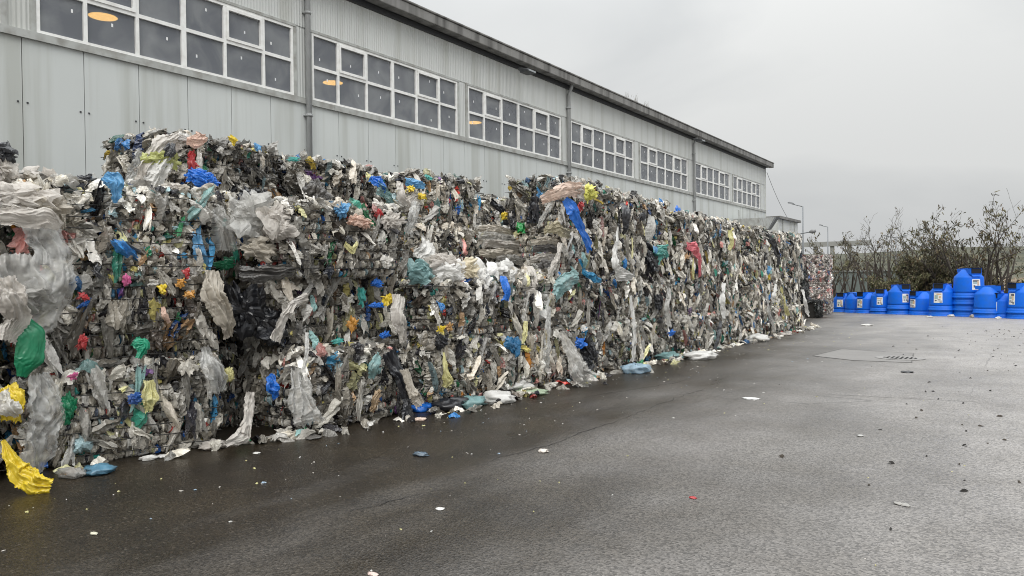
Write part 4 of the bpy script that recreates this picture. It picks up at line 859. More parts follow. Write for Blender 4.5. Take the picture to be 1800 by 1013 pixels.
H('pink_sheet', [(1205, 430, 12, .1), (1220, 436, 20, .18), (1226, 455, 14, .18), (1230, 485, 8, .12)], -6.65, PNK, 'bright pink sheet hanging from the third layer', seed=74, pleats=2, rag=.15)
H('yellow_strip', [(1218, 455, 7, .08), (1217, 475, 9, .1), (1218, 492, 7, .08)], -6.6, PYL, 'pale yellow strip beside the bright pink sheet', seed=75, pleats=2)
bag(1215, 412, 26, 22, -6.75, BG2, 'pale clear bag above the bright pink sheet', 98); bag(1192, 378, 14, 18, -6.75, BLU, 'dark blue scrap at the top edge above the pink sheet', 99)
H('clear_sheet', [(1175, 510, 16, .1), (1170, 540, 18, .15), (1172, 575, 20, .15)], -6.6, CLR2, 'hanging clear sheet in the second layer left of the dark sheet', seed=76, pleats=3); bag(1157, 530, 18, 26, -6.55, BLK, 'black bag left of the hanging clear sheet', 100)
H('clear_sheet', [(1272, 500, 12, .1), (1268, 530, 16, .15), (1270, 560, 14, .15)], -6.7, WHT, 'veil like pale sheet above the black sheet', seed=77, pleats=3)
H('black_sheet', [(1266, 565, 9, .1), (1262, 590, 14, .14), (1252, 618, 16, .2)], -6.65, BLK, 'black sheet hanging to the asphalt in the middle of the wall', seed=78, pleats=2)
bag(1180, 585, 16, 10, -6.5, BLU, 'small blue bag low in the middle of the wall', 101); bag(1222, 570, 10, 12, -6.6, film((.25, .06, .5), 0, .3, .2), 'violet scrap low in the middle of the wall', 102)
H('yellow_sheet', [(1282, 405, 12, .1), (1285, 425, 16, .14), (1280, 440, 10, .1)], -6.75, PYL, 'pale yellow sheet near the top of the far part', seed=79, pleats=3)
H('black_sheet', [(1342, 410, 12, .1), (1355, 425, 16, .18), (1368, 450, 12, .15), (1366, 470, 9, .1)], -6.85, BLK, 'black sheet arching near the far top end', seed=80, pleats=2)
bag(1351, 475, 9, 16, -6.8, LBL, 'light blue bag at the far end of the wall', 103); bag(1352, 487, 8, 9, -6.75, YEL, 'yellow scrap under the light blue bag at the far end', 104)
H('yellow_sheet', [(1372, 505, 7, .1), (1378, 530, 9, .15), (1385, 555, 9, .15)], -6.8, PYL, 'long yellowish sheet low at the far end', seed=81, pleats=2)
H('clear_sheet', [(1345, 510, 8, .1), (1350, 545, 9, .15), (1360, 580, 10, .15)], -6.8, CLR, 'long clear strip low at the far end', seed=82, pleats=3)
H('white_sheet', [(1362, 500, 9, .1), (1360, 520, 11, .15), (1358, 532, 9, .1)], -6.8, WHT, 'white bag hanging at the far end', seed=83, pleats=3)
H('clear_sheet', [(1410, 510, 9, .1), (1414, 530, 11, .2), (1420, 552, 11, .2)], -6.9, WHT, 'pale bag hanging from the last bale corner', seed=84, pleats=3)
bag(1406, 437, 8, 5, -9.0, RED, 'bright red scrap on the black bales', 105)

# ------------------------------------------------------------------ litter
def litter(px, py, wpx, hpx, m, label, seed, flat=0.30, name='litter_scrap', grp='litter on the asphalt', cat='litter'):
    """width as seen; hpx is the seen height, mostly length along the ground"""
    P = on_ground(px, py); d = (AX.T @ (P - EYE))[2]; w = wpx / 1300 * d / 2; t = max(0.006, w * flat)
    ln = max(hpx / 1300 * d * d / 1.7 / 2 * 0.7, w * 0.35); ln = min(ln, w * 1.3)
    V, F = blob_mesh((0, 0, t * 0.75), (w, ln, t), seed, 0.45, (26, 12))
    V[:, 2] = np.maximum(V[:, 2], 0.003)
    me = np_mesh(name, V, F, [m], smooth=True); o = link_mesh(name, me); o.location = (P[0], P[1], gz(P[1])); o.rotation_euler = (0, 0, R(-30) + (seed % 5) * .15)
    return tag(o, label, cat, grp)
for i, (px, py, w, h, m, fl, lb) in enumerate([
        (172, 832, 56, 18, film((.10, .25, .36), 0, .35, .2), .3, 'blue grey rag with a red tip on the asphalt at lower left'), (125, 838, 60, 14, CLR2, .3, 'clear film trailing on the asphalt left of the blue grey rag'),
        (100, 815, 24, 20, GRN, .4, 'green scrap on the asphalt beside the yellow sheet'), (375, 788, 44, 14, BG2, .35, 'pale crumpled bag lying before the nearest bottom bale'),
        (262, 808, 26, 10, WHT, .3, 'white scrap on the asphalt left of the pale crumpled bag'), (285, 804, 20, 8, WHT, .25, 'small white scrap close to the nearest bottom bale'), (248, 799, 22, 7, WHT, .25, 'white shred at the foot of the nearest bottom bale'),
        (550, 770, 38, 8, film((.2, .19, .18), .1, .3, .2), .12, 'dark glossy flat scrap before the second column'), (540, 748, 60, 14, BG2, .3, 'pale film heap at the foot of the second column'),
        (737, 739, 20, 8, film((.75, .6, .5), 0, .5, .2), .25, 'pinkish scrap alone in front of the black sheet'), (790, 720, 50, 18, BLK, .45, 'black bag lying on the asphalt at the third column'),
        (826, 715, 50, 16, TEA, .4, 'pale green bag lying beside the black bag'), (876, 708, 50, 20, WHT, .45, 'white bag lying on the asphalt at the fourth column'), (742, 722, 40, 12, BLU, .4, 'blue film on the asphalt beside the black sheet'),
        (934, 692, 60, 10, film((.5, .62, .45), .05, .35, .3), .15, 'pale yellow and blue flat sheet on the asphalt'), (890, 686, 90, 14, WHT, .25, 'spread white film at the foot of the fourth column'), (935, 677, 24, 12, BLK, .4, 'small black bag on the white film'),
        (960, 676, 22, 8, WHT, .3, 'white scrap right of the small black bag'), (1117, 655, 46, 10, film((.4, .55, .66), .1, .3, .3), .4, 'pale blue bag lying before the sixth column'), (1140, 640, 16, 7, BG2, .3, 'pale scrap behind the pale blue bag'),
        (1040, 663, 30, 8, WHT, .25, 'white scrap at the foot of the fifth column'), (1175, 632, 46, 8, TEA, .3, 'pale green film at the foot of the wall middle'), (1232, 631, 44, 9, WHT, .35, 'white film lying on the asphalt mid wall'), (1200, 622, 22, 10, WHT, .45, 'white bag at the foot of the middle bales'),
        (1333, 600, 34, 10, WHT, .4, 'white film lying at the foot of the far bales'), (1378, 590, 24, 5, BG2, .25, 'pale strip at the foot of the last bales'),
        (739, 801, 30, 7, film((.13, .18, .23), .1, .25, .2), .25, 'small dark blue scrap alone on the open asphalt'), (955, 795, 17, 6, film((.7, .64, .58), 0, .4, .2), .35, 'small pale scrap alone on the open asphalt'),
        (774, 896, 15, 7, WHT, .25, 'small white torn scrap on the near asphalt'), (451, 797, 14, 4, WHT, .15, 'flat white scrap below the clear film'), (165, 939, 18, 5, film((.6, .58, .45), 0, .5, .1), .15, 'pale sliver on the lower left asphalt'),
        (1320, 701, 28, 5, film((.7, .7, .68), 0, .6, .1, .1), .05, 'flat pale paper sheet on the asphalt'), (1218, 876, 14, 5, RED, .1, 'small red flat scrap on the asphalt'), (1585, 888, 28, 7, film((.30, .29, .27), 0, .6, .05), .15, 'grey flattened scrap on the right asphalt'),
        (655, 1011, 26, 8, film((.65, .5, .45), 0, .5, .1), .15, 'pinkish scrap at the bottom edge'), (1524, 573, 18, 4, WHT, .2, 'pale scrap far off before the blue bins'), (1634, 502 + 56, 10, 3, WHT, .3, 'white fleck at the foot of the blue bins'),
        (1672, 557, 9, 4, WHT, .5, 'white scrap at the foot of the tallest blue stack'), (1712, 558, 12, 4, film((.7, .62, .5), 0, .5, .1), .5, 'cream scrap right of the tallest blue stack'), (1755, 561, 9, 4, WHT, .5, 'white scrap before the last blue bins'),
        (1595, 913 - 258, 20, 4, BLK, .15, 'black flat scrap near the drain'), (1512, 767, 10, 4, film((.5, .5, .48), 0, .5, .1), .3, 'tiny pale scrap right of the paper sheet')]):
    litter(px, py, w, h, m, lb, i + 3, fl)

rs = np.random.RandomState(14)
_n = 210; _y = rs.uniform(2.9, 31, _n); _x = np.interp(_y, [2.9, 4.6, 6, 8, 11, 31], [-7.0, -6.55, -6.3, -6.05, -6.2, -6.75]) + np.abs(rs.normal(0, .16, _n)) - .05
_C = np.stack([_x, _y, -SLOPE * _y + rs.uniform(.01, .06, _n)], 1); _C[:, 0] -= .05 * (_y > 15); _N = rs.normal(0, .4, (_n, 3)); _N[:, 2] += 1; _U = rs.normal(0, 1, (_n, 3)); _U[:, 2] *= .2
_P, _F, _a, _b = frags(rs, _C, _N, _U, rs.uniform(.03, .09, _n), rs.uniform(.04, .14, _n), rs.uniform(.01, .05, _n), 8, 9, .06, .5)
tag(link_mesh('foot_litter', np_mesh('foot_litter', _P, _F, [M_PUFF, M_FILM], _a, _b, mi=np.repeat(rs.randint(0, 2, _n), 56))), 'fringe of torn film lying along the foot of the bales', 'debris', kind='stuff')
# flecks and crumbs nobody could count
rs = np.random.RandomState(4)
def crumbs(name, n, xy, size, mats, label, hz=0.35):
    C = np.concatenate([xy, np.zeros((len(xy), 1))], 1); C[:, 2] = -SLOPE * C[:, 1] + size * hz
    N = rs.normal(0, .12, (len(C), 3)); N[:, 2] += 1; U = rs.normal(0, 1, (len(C), 3)); U[:, 2] = 0
    w = size * rs.uniform(.35, 1, len(C)); P, F, a, b = frags(rs, C, N, U, w, w * rs.uniform(.8, 2.2, len(C)), size * np.full(len(C), hz), 4, 4, 0.12, 0.2)
    mi = np.repeat(rs.randint(0, len(mats), len(C)), 9)
    me = np_mesh(name, P, F, mats, mi=mi); tag(link_mesh(name, me), label, 'debris', kind='stuff')
n = 320; yy = rs.uniform(2.2, 30, n); xx = -6.3 + np.abs(rs.normal(0, 1.1, n)) + .1
crumbs('white_flecks', n, np.stack([xx, yy], 1), rs.uniform(.004, .014, n), [WHT, BG2, PYL, film((.3, .4, .5), 0, .4, .2)], 'white and pale plastic flecks scattered on the asphalt along the bales')
n = 90; crumbs('pale_flecks', n, np.stack([rs.uniform(-6, 1.5, n), rs.uniform(1.8, 14, n)], 1), rs.uniform(.004, .012, n), [WHT, PYL, BG2], 'tiny pale flecks scattered over the open asphalt')
n = 420; yy = rs.uniform(3, 34, n); xx = 1.6 + rs.normal(0, 1.5, n) - yy * .03
crumbs('dark_crumbs', n, np.stack([xx, yy], 1), rs.uniform(.006, .026, n), [mat('mud crumb', (.022, .02, .018), .9), mat('brown crumb', (.05, .04, .03), .9)], 'dark mud crumbs and twigs scattered on the right side of the asphalt', hz=.5)

# drain with its repaired patch
P = on_ground(1582, 630)
tag_d = tag(empty('drain', (P[0], P[1], gz(P[1]) + .007)), 'round iron drain grate sunk in the asphalt patch', 'drain')
tag_d.rotation_euler = (-math.atan(SLOPE), 0, 0); tag_d.scale = (1.15, 1.15, 1)
s = MB(); s.lathe([(.30, .005), (.42, .008), (.44, .004)], 36); s.build('drain_rim', mat('iron rim', (.24, .23, .22), .5, .1), tag_d)
s = MB(); s.lathe([(.001, .0045), (.30, .0045)], 36); s.build('drain_hole', mat('drain dark', (.008, .008, .008), .9), tag_d)
s = MB()
for k in range(-3, 4):
    hl = math.sqrt(max(.0, .29 ** 2 - (k * .08) ** 2)); s.box((k * .08 - .018, -hl, .006), (k * .08 + .018, hl, .014))
s.build('drain_bars', mat('iron bar', (.22, .21, .20), .4, .1), tag_d)
a = [on_ground(*q) for q in ((1428, 626), (1478, 614), (1606, 622), (1602, 638), (1500, 634))]
s = MB(); pv = [(p[0], p[1], gz(p[1]) + .004) for p in a]; s.add(pv, [tuple(range(5))])
tag(s.build('asphalt_patch', mat('darker patch', (.18, .17, .16), .45, var=.5, scale=2, bump=.4, bscale=60, dark=(.13, .12, .11))), 'darker repaired asphalt patch around the drain', 'asphalt patch', kind='structure')
s = MB()
for i in range(5):
    p, q = Vector(pv[i]), Vector(pv[(i + 1) % 5]); nrm = (q - p).cross(Vector((0, 0, 1))).normalized() * .014
    s.add([p - nrm + Vector((0, 0, .004)), q - nrm + Vector((0, 0, .004)), q + nrm + Vector((0, 0, .004)), p + nrm + Vector((0, 0, .004))], [(0, 1, 2, 3)])
tag(s.build('patch_seam', mat('seam tar', (.07, .065, .06), .5)), 'dark tar seam round the asphalt patch', 'seam', kind='structure')

def crack(pts, w, label, m, seed, jag=.018):
    r = random.Random(seed); P = [on_ground(*q) for q in pts]; L2 = []
    for a, b in zip(P[:-1], P[1:]):
        n = max(3, int(np.linalg.norm(b - a) / .12))
        for i in range(n): L2.append(a + (b - a) * i / n + np.array([r.gauss(0, jag), r.gauss(0, jag), 0]))
    L2.append(P[-1]); s = MB(); v = []
    for i, p in enumerate(L2):
        d = L2[min(i + 1, len(L2) - 1)] - L2[max(i - 1, 0)]; q = np.array([-d[1], d[0], 0]); q /= np.linalg.norm(q) + 1e-9; ww = w * r.uniform(.3, 1.2) * min(1, i / 4 + .1, (len(L2) - 1 - i) / 4 + .1)
        z = gz(p[1]) + .004; v += [(p[0] - q[0] * ww, p[1] - q[1] * ww, z), (p[0] + q[0] * ww, p[1] + q[1] * ww, z)]
    s.add(v, [(2 * i, 2 * i + 1, 2 * i + 3, 2 * i + 2) for i in range(len(L2) - 1)])
    tag(s.build('asphalt_crack', m), label, 'crack', kind='structure')
M_CRK = mat('crack', (.012, .010, .009), .7)
crack([(848, 818), (885, 803), (960, 785), (1010, 765), (1090, 738), (1190, 700), (1250, 680)], .006, 'long thin crack running up the middle of the asphalt', M_CRK, 1)
crack([(1020, 700), (1080, 690), (1150, 680), (1215, 668)], .006, 'thin crack in the asphalt near the fifth column', M_CRK, 2)
crack([(600, 905), (660, 888), (720, 872), (790, 860)], .006, 'faint crack in the dark near asphalt', M_CRK, 3)
crack([(1425, 692), (1520, 697), (1640, 703), (1745, 708)], .010, 'straight paving joint across the pale asphalt', mat('joint', (.09, .085, .08), .7), 4, .004)

# ------------------------------------------------------------------ blue bins
def blue():
    m = mat('blue plastic', (0.0, 0.125, 0.66), 0.5, var=0.6, scale=4.5, dark=(0.02, 0.12, 0.42), bump=0.12, bscale=6, spec=0.3); return m
M_BIN = blue(); M_MOUTH = mat('black mouth', (.006, .007, .01), .8)
M_LBL = [mat('label white', (.78, .78, .75), .5, var=.3, scale=14, dark=(.5, .5, .48)), mat('label dark', (.10, .10, .11), .5), mat('label tan', (.6, .42, .25), .5), mat('label grey green', (.35, .45, .42), .5)]
def bin_meshes():
    s = MB(); s.lathe([(.655, 0), (.66, .04), (.625, .065), (.618, .10), (.612, .18), (.598, .185), (.592, .22), (.605, .225), (.60, .30), (.575, .86), (.56, .92), (.30, 1.20), (.27, 1.24), (.001, 1.25)], 44)
    body = s.build('body', M_BIN, None, smooth=True); me_b = body.data; bpy.data.objects.remove(body)
    s = MB()    # chute lying through the crown, mouth at +x
    x0, x1, w0, w1, zb, zt = -.50, .56, .22, .24, 1.02, 1.31
    v = [(x0, -w0, zb + .1), (x0, w0, zb + .1), (x0, w0, zt - .03), (x0, -w0, zt - .03), (x1, -w1, zb), (x1, w1, zb), (x1, w1, zt), (x1, -w1, zt)]
    s.add(v, [(0, 3, 2, 1), (0, 1, 5, 4), (1, 2, 6, 5), (2, 3, 7, 6), (3, 0, 4, 7), (4, 5, 6, 7)])
    s.add([(.30, -.2, .93), (.30, .2, .93), (.60, -.17, .93), (.60, .17, .93), (.30, -.2, 1.05), (.30, .2, 1.05), (x1 - .02, -.2, 1.03), (x1 - .02, .2, 1.03)], [(0, 1, 3, 2), (4, 6, 7, 5), (0, 4, 5, 1), (2, 3, 7, 6), (0, 2, 6, 4), (1, 5, 7, 3)])
    c = s.build('chute', M_BIN, None); me_c = c.data; bpy.data.objects.remove(c)
    s = MB(); s.box((x1 + .002, -w1 + .03, zb + .05), (x1 + .02, w1 - .03, zt - .03)); s.box((x1 - .2, -w1 - .012, zt - .012), (x1 + .05, w1 + .012, zt + .012))
    o = s.build('mouth', M_MOUTH, None); me_m = o.data; bpy.data.objects.remove(o)
    return me_b, me_c, me_m
me_b, me_c, me_m = bin_meshes()
def label_mesh(seed):
    r = random.Random(seed); s = MB()
    def patch(a0, a1, z0, z1, off, m):
        n = 6; b = []
        for z in (z0, z1):
            rad = .60 - (z - .30) / .56 * .025 + off
            for i in range(n + 1):
                a = a0 + (a1 - a0) * i / n; b.append((rad * math.cos(a), rad * math.sin(a), z))
        s.add(b, [(i, i + 1, n + 1 + i + 1, n + 1 + i) for i in range(n)], m)
    w = .36 * r.uniform(.75, 1.05); zt = r.uniform(.80, .87); patch(-w, w * r.uniform(.8, 1), r.uniform(.34, .42), zt, .006, 0); o1, o2 = r.uniform(-.05, .05), r.uniform(-.06, .06); patch(w * r.uniform(-.9, .2), w * r.uniform(.3, .8), zt - .12, zt - .04, .0075, r.choice((1, 2, 3)))
    patch(-w * .8, w * (.1 + o1 * 3), .60 + o1, .72 + o2, .009, 3); patch(w * .15, w * (.6 + o2 * 3), .56 + o2, .74 + o1, .009, 2); patch(-w * .7, -w * .3, .45, .55 + o1, .009, 1); patch(-w * .1, w * .75, .44, .47, .009, 1); patch(-w * .1, w * .5, .50, .53, .009, 1); patch(w * .3, w * .8, .38, .42, .009, 1)
    o = s.build('label_sheet', M_LBL, None); me = o.data; bpy.data.objects.remove(o); return me
LMs = [label_mesh(i) for i in range(9)]
bins = [  # px, base py, scale, yaw of mouth relative to camera direction (deg; + = to the left in view), nested below, step, label shown
    (1478, 549, .95, 15, 0, 0, 1, 'leftmost blue dome bin, beside the bottle bales'), (1500, 550, .97, 150, 0, 0, 0, 'blue dome bin with no mouth visible, second from the left'), (1521, 551, 1.0, 42, 0, 0, 1, 'low blue dome bin with a narrow label, third from the left'),
    (1547, 552, 1.0, 8, 1, .17, 1, 'blue dome bin with a front label, nested on one other, fourth from the left'), (1580, 553, 1.1, -28, 1, .30, 1, 'blue dome bin with label turned right, left one of the tall pair'), (1618, 554, 1.05, 48, 0, 0, 1, 'single low blue dome bin between two higher stacks'),
    (1656, 556, 1.12, 20, 1, .30, 1, 'blue dome bin with a torn white label'), (1702, 557, 1.22, -30, 3, .28, 1, 'blue dome bin on top of the tallest nested stack'), (1737, 559, 1.1, -75, 1, .22, 0, 'blue dome bin with its mouth turned right, beside the tallest stack'),
    (1763, 559.5, .98, 45, 0, 0, 1, 'single low blue dome bin left of the rightmost one'), (1800, 561, 1.15, 48, 1, .26, 1, 'rightmost blue dome bin, cut by the picture edge')]
SH = {3: 'fourth dome bin from the left', 4: 'fifth dome bin from the left', 6: 'bin with the torn label', 7: 'tallest stack', 8: 'bin right of the tallest stack', 10: 'rightmost bin'}
for i, (px, py, sc_, yaw, nest, step, lab, lb) in enumerate(bins):
    P = on_ground(px, py); P[1] += 0.55; P[0] += 0.0
    toward = math.atan2(-P[1], -P[0])
    rz = toward - R(yaw)
    rr = random.Random(i + 40)
    for k in range(nest + 1):
        z = gz(P[1]) + (nest - k) * step * sc_
        top = (k == 0)
        t = empty('dome_bin', (P[0], P[1], z), rz if top else rz + 0.0)
        t.scale = (sc_,) * 3
        tag(t, lb if top else ('%s nested blue bin body under the %s' % (('', 'upper', 'middle', 'lowest')[k], SH[i])), 'recycling bin', 'blue dome recycling bins in a row')
        link_mesh('body', me_b, t)
        if top:
            link_mesh('chute', me_c, t); link_mesh('mouth', me_m, t)
            if lab: link_mesh('label_sheet', LMs[i % 9], t)

# ------------------------------------------------------------------ far end: annex, hood, lamps, wire
annex = tag(empty('annex_building', (XW, 56, 0)), 'low grey flat roofed annex beyond the far end of the warehouse', 'building')
Pa = on_x(1402, 392, XW + 0.6); ax0, ay = XW + 0.6, Pa[1]; az = Pa[2]
s = MB(); s.box((ax0 - 6 - XW, Y1 + .6 - 56, -2), (ax0 - XW, ay - 56, az)); s.build('wall', M_UP, annex)
s = MB(); s.box((ax0 - 6.1 - XW, Y1 + .62 - 56, az), (ax0 - XW + .18, ay - 56 + .25, az + .16)); s.build('roof', M_FASC, annex)
s = MB()
for k in range(5):
    yy = ay - 56 - 1.0 - k * 3.0; s.box((ax0 - XW, yy - .03, -2), (ax0 - XW + .04, yy + .03, az - .01))
s.build('cladding_ribs', M_TRIM, annex)
P0 = on_x(1336, 400, XW + 0.9)
t = tag(empty('loading_hood', tuple(P0)), 'grey flared loading hood with a dark slanted mouth at the far warehouse corner', 'hood')
s = MB()
A_, B_, C_, D_ = [on_x(*q, XW + 1.6) - P0 for q in ((1334, 383), (1362, 382), (1350, 403), (1334, 403))]
Bk = np.array([-1.4, 0, 0])
s.add([A_, B_, C_, D_, A_ + Bk, B_ + Bk, C_ + Bk, D_ + Bk], [(0, 3, 2, 1), (4, 5, 6, 7), (0, 1, 5, 4), (2, 3, 7, 6), (3, 0, 4, 7)]); s.build('hood_shell', M_TRIM, t)
E_ = (on_x(1368, 382, XW + 1.6) - P0); G_ = (on_x(1353, 404, XW + 1.6) - P0); o_ = np.array([.08, 0, 0])
s = MB(); s.add([B_ + o_, E_ + o_, G_ + o_, C_ + o_, B_ + Bk, E_ + Bk, G_ + Bk, C_ + Bk], [(0, 3, 2, 1), (4, 5, 6, 7), (0, 1, 5, 4), (1, 2, 6, 5), (2, 3, 7, 6), (3, 0, 4, 7)]); s.build('hood_mouth', M_DARKM, t)
M_POLE = mat('lamp pole', (.22, .23, .24), .45, .3)
def street_lamp(px, pytop, Y, arms, lb, grp='street lamps'):
    """arms: list of (head px, head py)"""
    T = on_y(px, pytop, Y); t = tag(empty('street_lamp', (T[0], T[1], gz(min(Y, 75)))), lb, 'street lamp', grp); b = np.array(t.location)
    s = MB(); s.tube([(0, 0, 0), (0, 0, (T[2] - b[2]) * .5), (0, 0, T[2] - b[2])], [.10, .08, .055], 10); s.build('pole', M_POLE, t, smooth=True)
    for hx, hy in arms:
        Hh = on_y(hx, hy, Y) - b; tp = T - b; dd = Hh - tp
        s = MB(); s.tube([tuple(tp - np.array([0, 0, .02])), tuple(tp + dd * .75)], .04, 8); s.build('arm', M_POLE, t, smooth=True)
        d = Vector(dd).normalized(); a = Vector(tuple(tp + dd * .55)); e = Vector(tuple(Hh)); sd = Vector((0, .14, 0))
        if abs(d.y) > .7: sd = Vector((.14, 0, 0))
        u = Vector((0, 0, 1))
        s = MB(); L_ = e - a
        sec = [(0, .5, .05), (.25, 1.4, .12), (.7, 1.5, .13), (1, .8, .05)]
        v = []
        for f, ww, hh in sec:
            c = a + L_ * f; v += [c - sd * ww - u * .03, c + sd * ww - u * .03, c + sd * ww * .7 + u * hh, c - sd * ww * .7 + u * hh]
        fs = [(0, 1, 2, 3)[::-1], (12, 13, 14, 15)]
        for i in range(3):
            for j in range(4): fs.append((i * 4 + j, i * 4 + (j + 1) % 4, i * 4 + 4 + (j + 1) % 4, i * 4 + 4 + j))
        s.add([tuple(q) for q in v], fs); s.build('lamp_head', mat('lamp head', (.12, .125, .13), .4), t)
street_lamp(1411, 363, 66, [(1385, 357)], 'tall street lamp with one arm above the far end of the bales')
street_lamp(1455, 399, 98, [(1440, 396)], 'smaller distant street lamp over the bottle bales')
street_lamp(1575, 418, 92, [(1553, 415), (1594, 415)], 'distant two armed street lamp among the trees')
Pw = on_x(1402, 412, XW + .64); Hd = on_x(1436, 405, XW + 2.6) - Pw
t = tag(empty('wall_lamp', tuple(Pw)), 'lamp on a slanting arm fixed to the annex wall', 'wall lamp')
Hd = on_y(1434, 406, Pw[1]) - Pw
s = MB(); s.tube([(0, 0, 0), tuple(Hd * .7)], .04); s.build('arm', M_POLE, t)
s = MB(); s.tube([tuple(Hd * .65), tuple(Hd * .8), tuple(Hd)], [.06, .16, .1], 10); s.build('lamp_head', mat('wall lamp head', (.2, .2, .2), .4), t, smooth=True)
p, q = on_x(1348, 303, XW + .3), on_x(1390, 392, XW + .6)
s = MB(); s.tube([tuple(p + (q - p) * f - np.array([0, 0, 1.0 * f * (1 - f)])) for f in np.linspace(0, 1, 12)], .012, 5)
tag(s.build('cable', M_DARKM), 'thin cable sagging from the warehouse corner to the annex', 'cable')
# weeds in the gutter
for (px, py, h, lb) in ((1105, 192, .28, 'dry weed growing in the gutter, left tuft'), (1120, 198, .38, 'tall dry weed growing in the gutter, middle tuft'), (1138, 205, .26, 'dry weed growing in the gutter, right tuft')):
    P = on_x(px, py, XW + .3); r = random.Random(px); s = MB(); z = EAVE + .29
    for _ in range(9):
        a = r.uniform(-.35, .35); b = r.uniform(-.3, .3); x = r.uniform(-.04, .04); y = r.uniform(-.25, .25); hh = h * r.uniform(.5, 1.2)
        s.tube([(x, y, 0), (x + a * .1, y + b * .15, hh * .5), (x + a * .25, y + b * .5, hh)], [.005, .004, .002], 4)
    o = s.build('gutter_weed', mat('dry stalk', (.12, .10, .06), .9)); o.location = (XW + .3, P[1], z); tag(o, lb, 'weed', 'weeds in the gutter')

# ------------------------------------------------------------------ beyond the yard: hill, wall, shed, trees
def hill_mat():
    m = bpy.data.materials.new('rough hillside'); m.use_nodes = True; t = m.node_tree; k = t.links.new; p = t.nodes['Principled BSDF']
    g = nn(t, 'ShaderNodeNewGeometry'); n = nn(t, 'ShaderNodeTexNoise'); n.inputs['Scale'].default_value = .16; n.inputs['Detail'].default_value = 9; n.inputs['Roughness'].default_value = .65
    q = nn(t, 'ShaderNodeMapping'); q.inputs['Scale'].default_value = (1, 1, 5); k(g.outputs['Position'], q.inputs[0]); k(q.outputs[0], n.inputs[0])
    r = nn(t, 'ShaderNodeValToRGB'); e = r.color_ramp.elements; e[0].position = .3; e[0].color = (.022, .022, .016, 1); e[1].position = .7; e[1].color = (.12, .105, .075, 1)
    e2 = r.color_ramp.elements.new(.5); e2.color = (.055, .058, .034, 1)
    k(n.outputs[0], r.inputs[0]); k(r.outputs[0], p.inputs['Base Color']); p.inputs['Roughness'].default_value = .95
    return m
rs = np.random.RandomState(9)
xs = np.linspace(-320, 420, 120); dys = np.array([0, 4, 10, 22, 24, 40, 60, 62, 85, 110, 140, 180, 260]); 
V = []; F = []
def zh(x, d):
    prof = np.interp(d, [0, 10, 24, 60, 85, 110, 140, 260], [-1.6, -.6, 1.2, 1.8, 4.6, 6.4, 8.0, 8.6])
    return prof * (1 + .04 * math.sin(x * .02)) + .35 * math.sin(x * .11 + d * .2) * (d > 5)
for d in dys:
    for x in xs: V.append((x, 84 + d + .0 * x, zh(x, d)))
n = len(xs)
for j in range(len(dys) - 1):
    for i in range(n - 1): F.append((j * n + i, j * n + i + 1, (j + 1) * n + i + 1, (j + 1) * n + i))
tag(link_mesh('hill', np_mesh('hill', V, F, [hill_mat()], smooth=True)), 'rough brown green hillside rising beyond the yard', 'hill', kind='structure')
s = MB(); s.add([(-60, 50.5, gz(50.5) + .004), (60, 50.5, gz(50.5) + .004), (60, 84, gz(75) + .03), (60, 75, gz(75) + .01), (-60, 75, gz(75) + .01), (-60, 84, gz(75) + .03)], [(0, 1, 3, 4), (4, 3, 2, 5)])
tag(s.build('verge', mat('weedy soil', (.07, .065, .04), .95, var=.8, scale=1.2, dark=(.12, .11, .06), bump=.6, bscale=3)), 'weedy soil strip behind the blue bins', 'verge', kind='structure')
# viaduct-like wall on the left horizon
Pv = on_y(1400, 427, 120); Pv2 = on_y(1530, 433, 120)
t = tag(empty('viaduct', (Pv[0], 120, 0)), 'long grey concrete viaduct edge on the horizon behind the bottle bales', 'viaduct')
L_ = Pv2[0] - Pv[0]
s = MB(); s.box((-15, 0, Pv[2] - .7), (L_, 1.0, Pv[2])); s.build('deck', mat('pale concrete', (.30, .30, .28), .8, var=.5, scale=.6, dark=(.16, .16, .15)), t)
for k in range(9):
    s = MB(); x = -12 + k * (L_ + 10) / 8.5; s.box((x, .2, -1.5), (x + .5, .8, Pv[2] - .701)); s.build('pillar', mat('pillar concrete', (.27, .27, .25), .8), t)
# shed behind the trees
A0 = on_y(1462, 476, 66); A1 = on_y(1612, 478, 66)
t = tag(empty('low_shed', (A0[0], 66, gz(66))), 'low grey green sheet metal shed half hidden by the bare trees', 'shed')
wd = A1[0] - A0[0]; hz = A0[2] - gz(66)
s = MB(); s.box((0, .1, -.3), (wd, 7, hz - .12))
for k in range(int(wd / .6)): s.box((k * .6, .06, -.3), (k * .6 + .08, .098, hz - .13))
s.build('wall', mat('grey green sheet', (.17, .20, .19), .5, var=.4, scale=1.5, dark=(.09, .10, .09)), t)
s = MB(); s.box((-.1, 0, hz - .118), (wd + .1, 7.1, hz)); s.build('roof', mat('shed edge', (.32, .34, .33), .5), t)
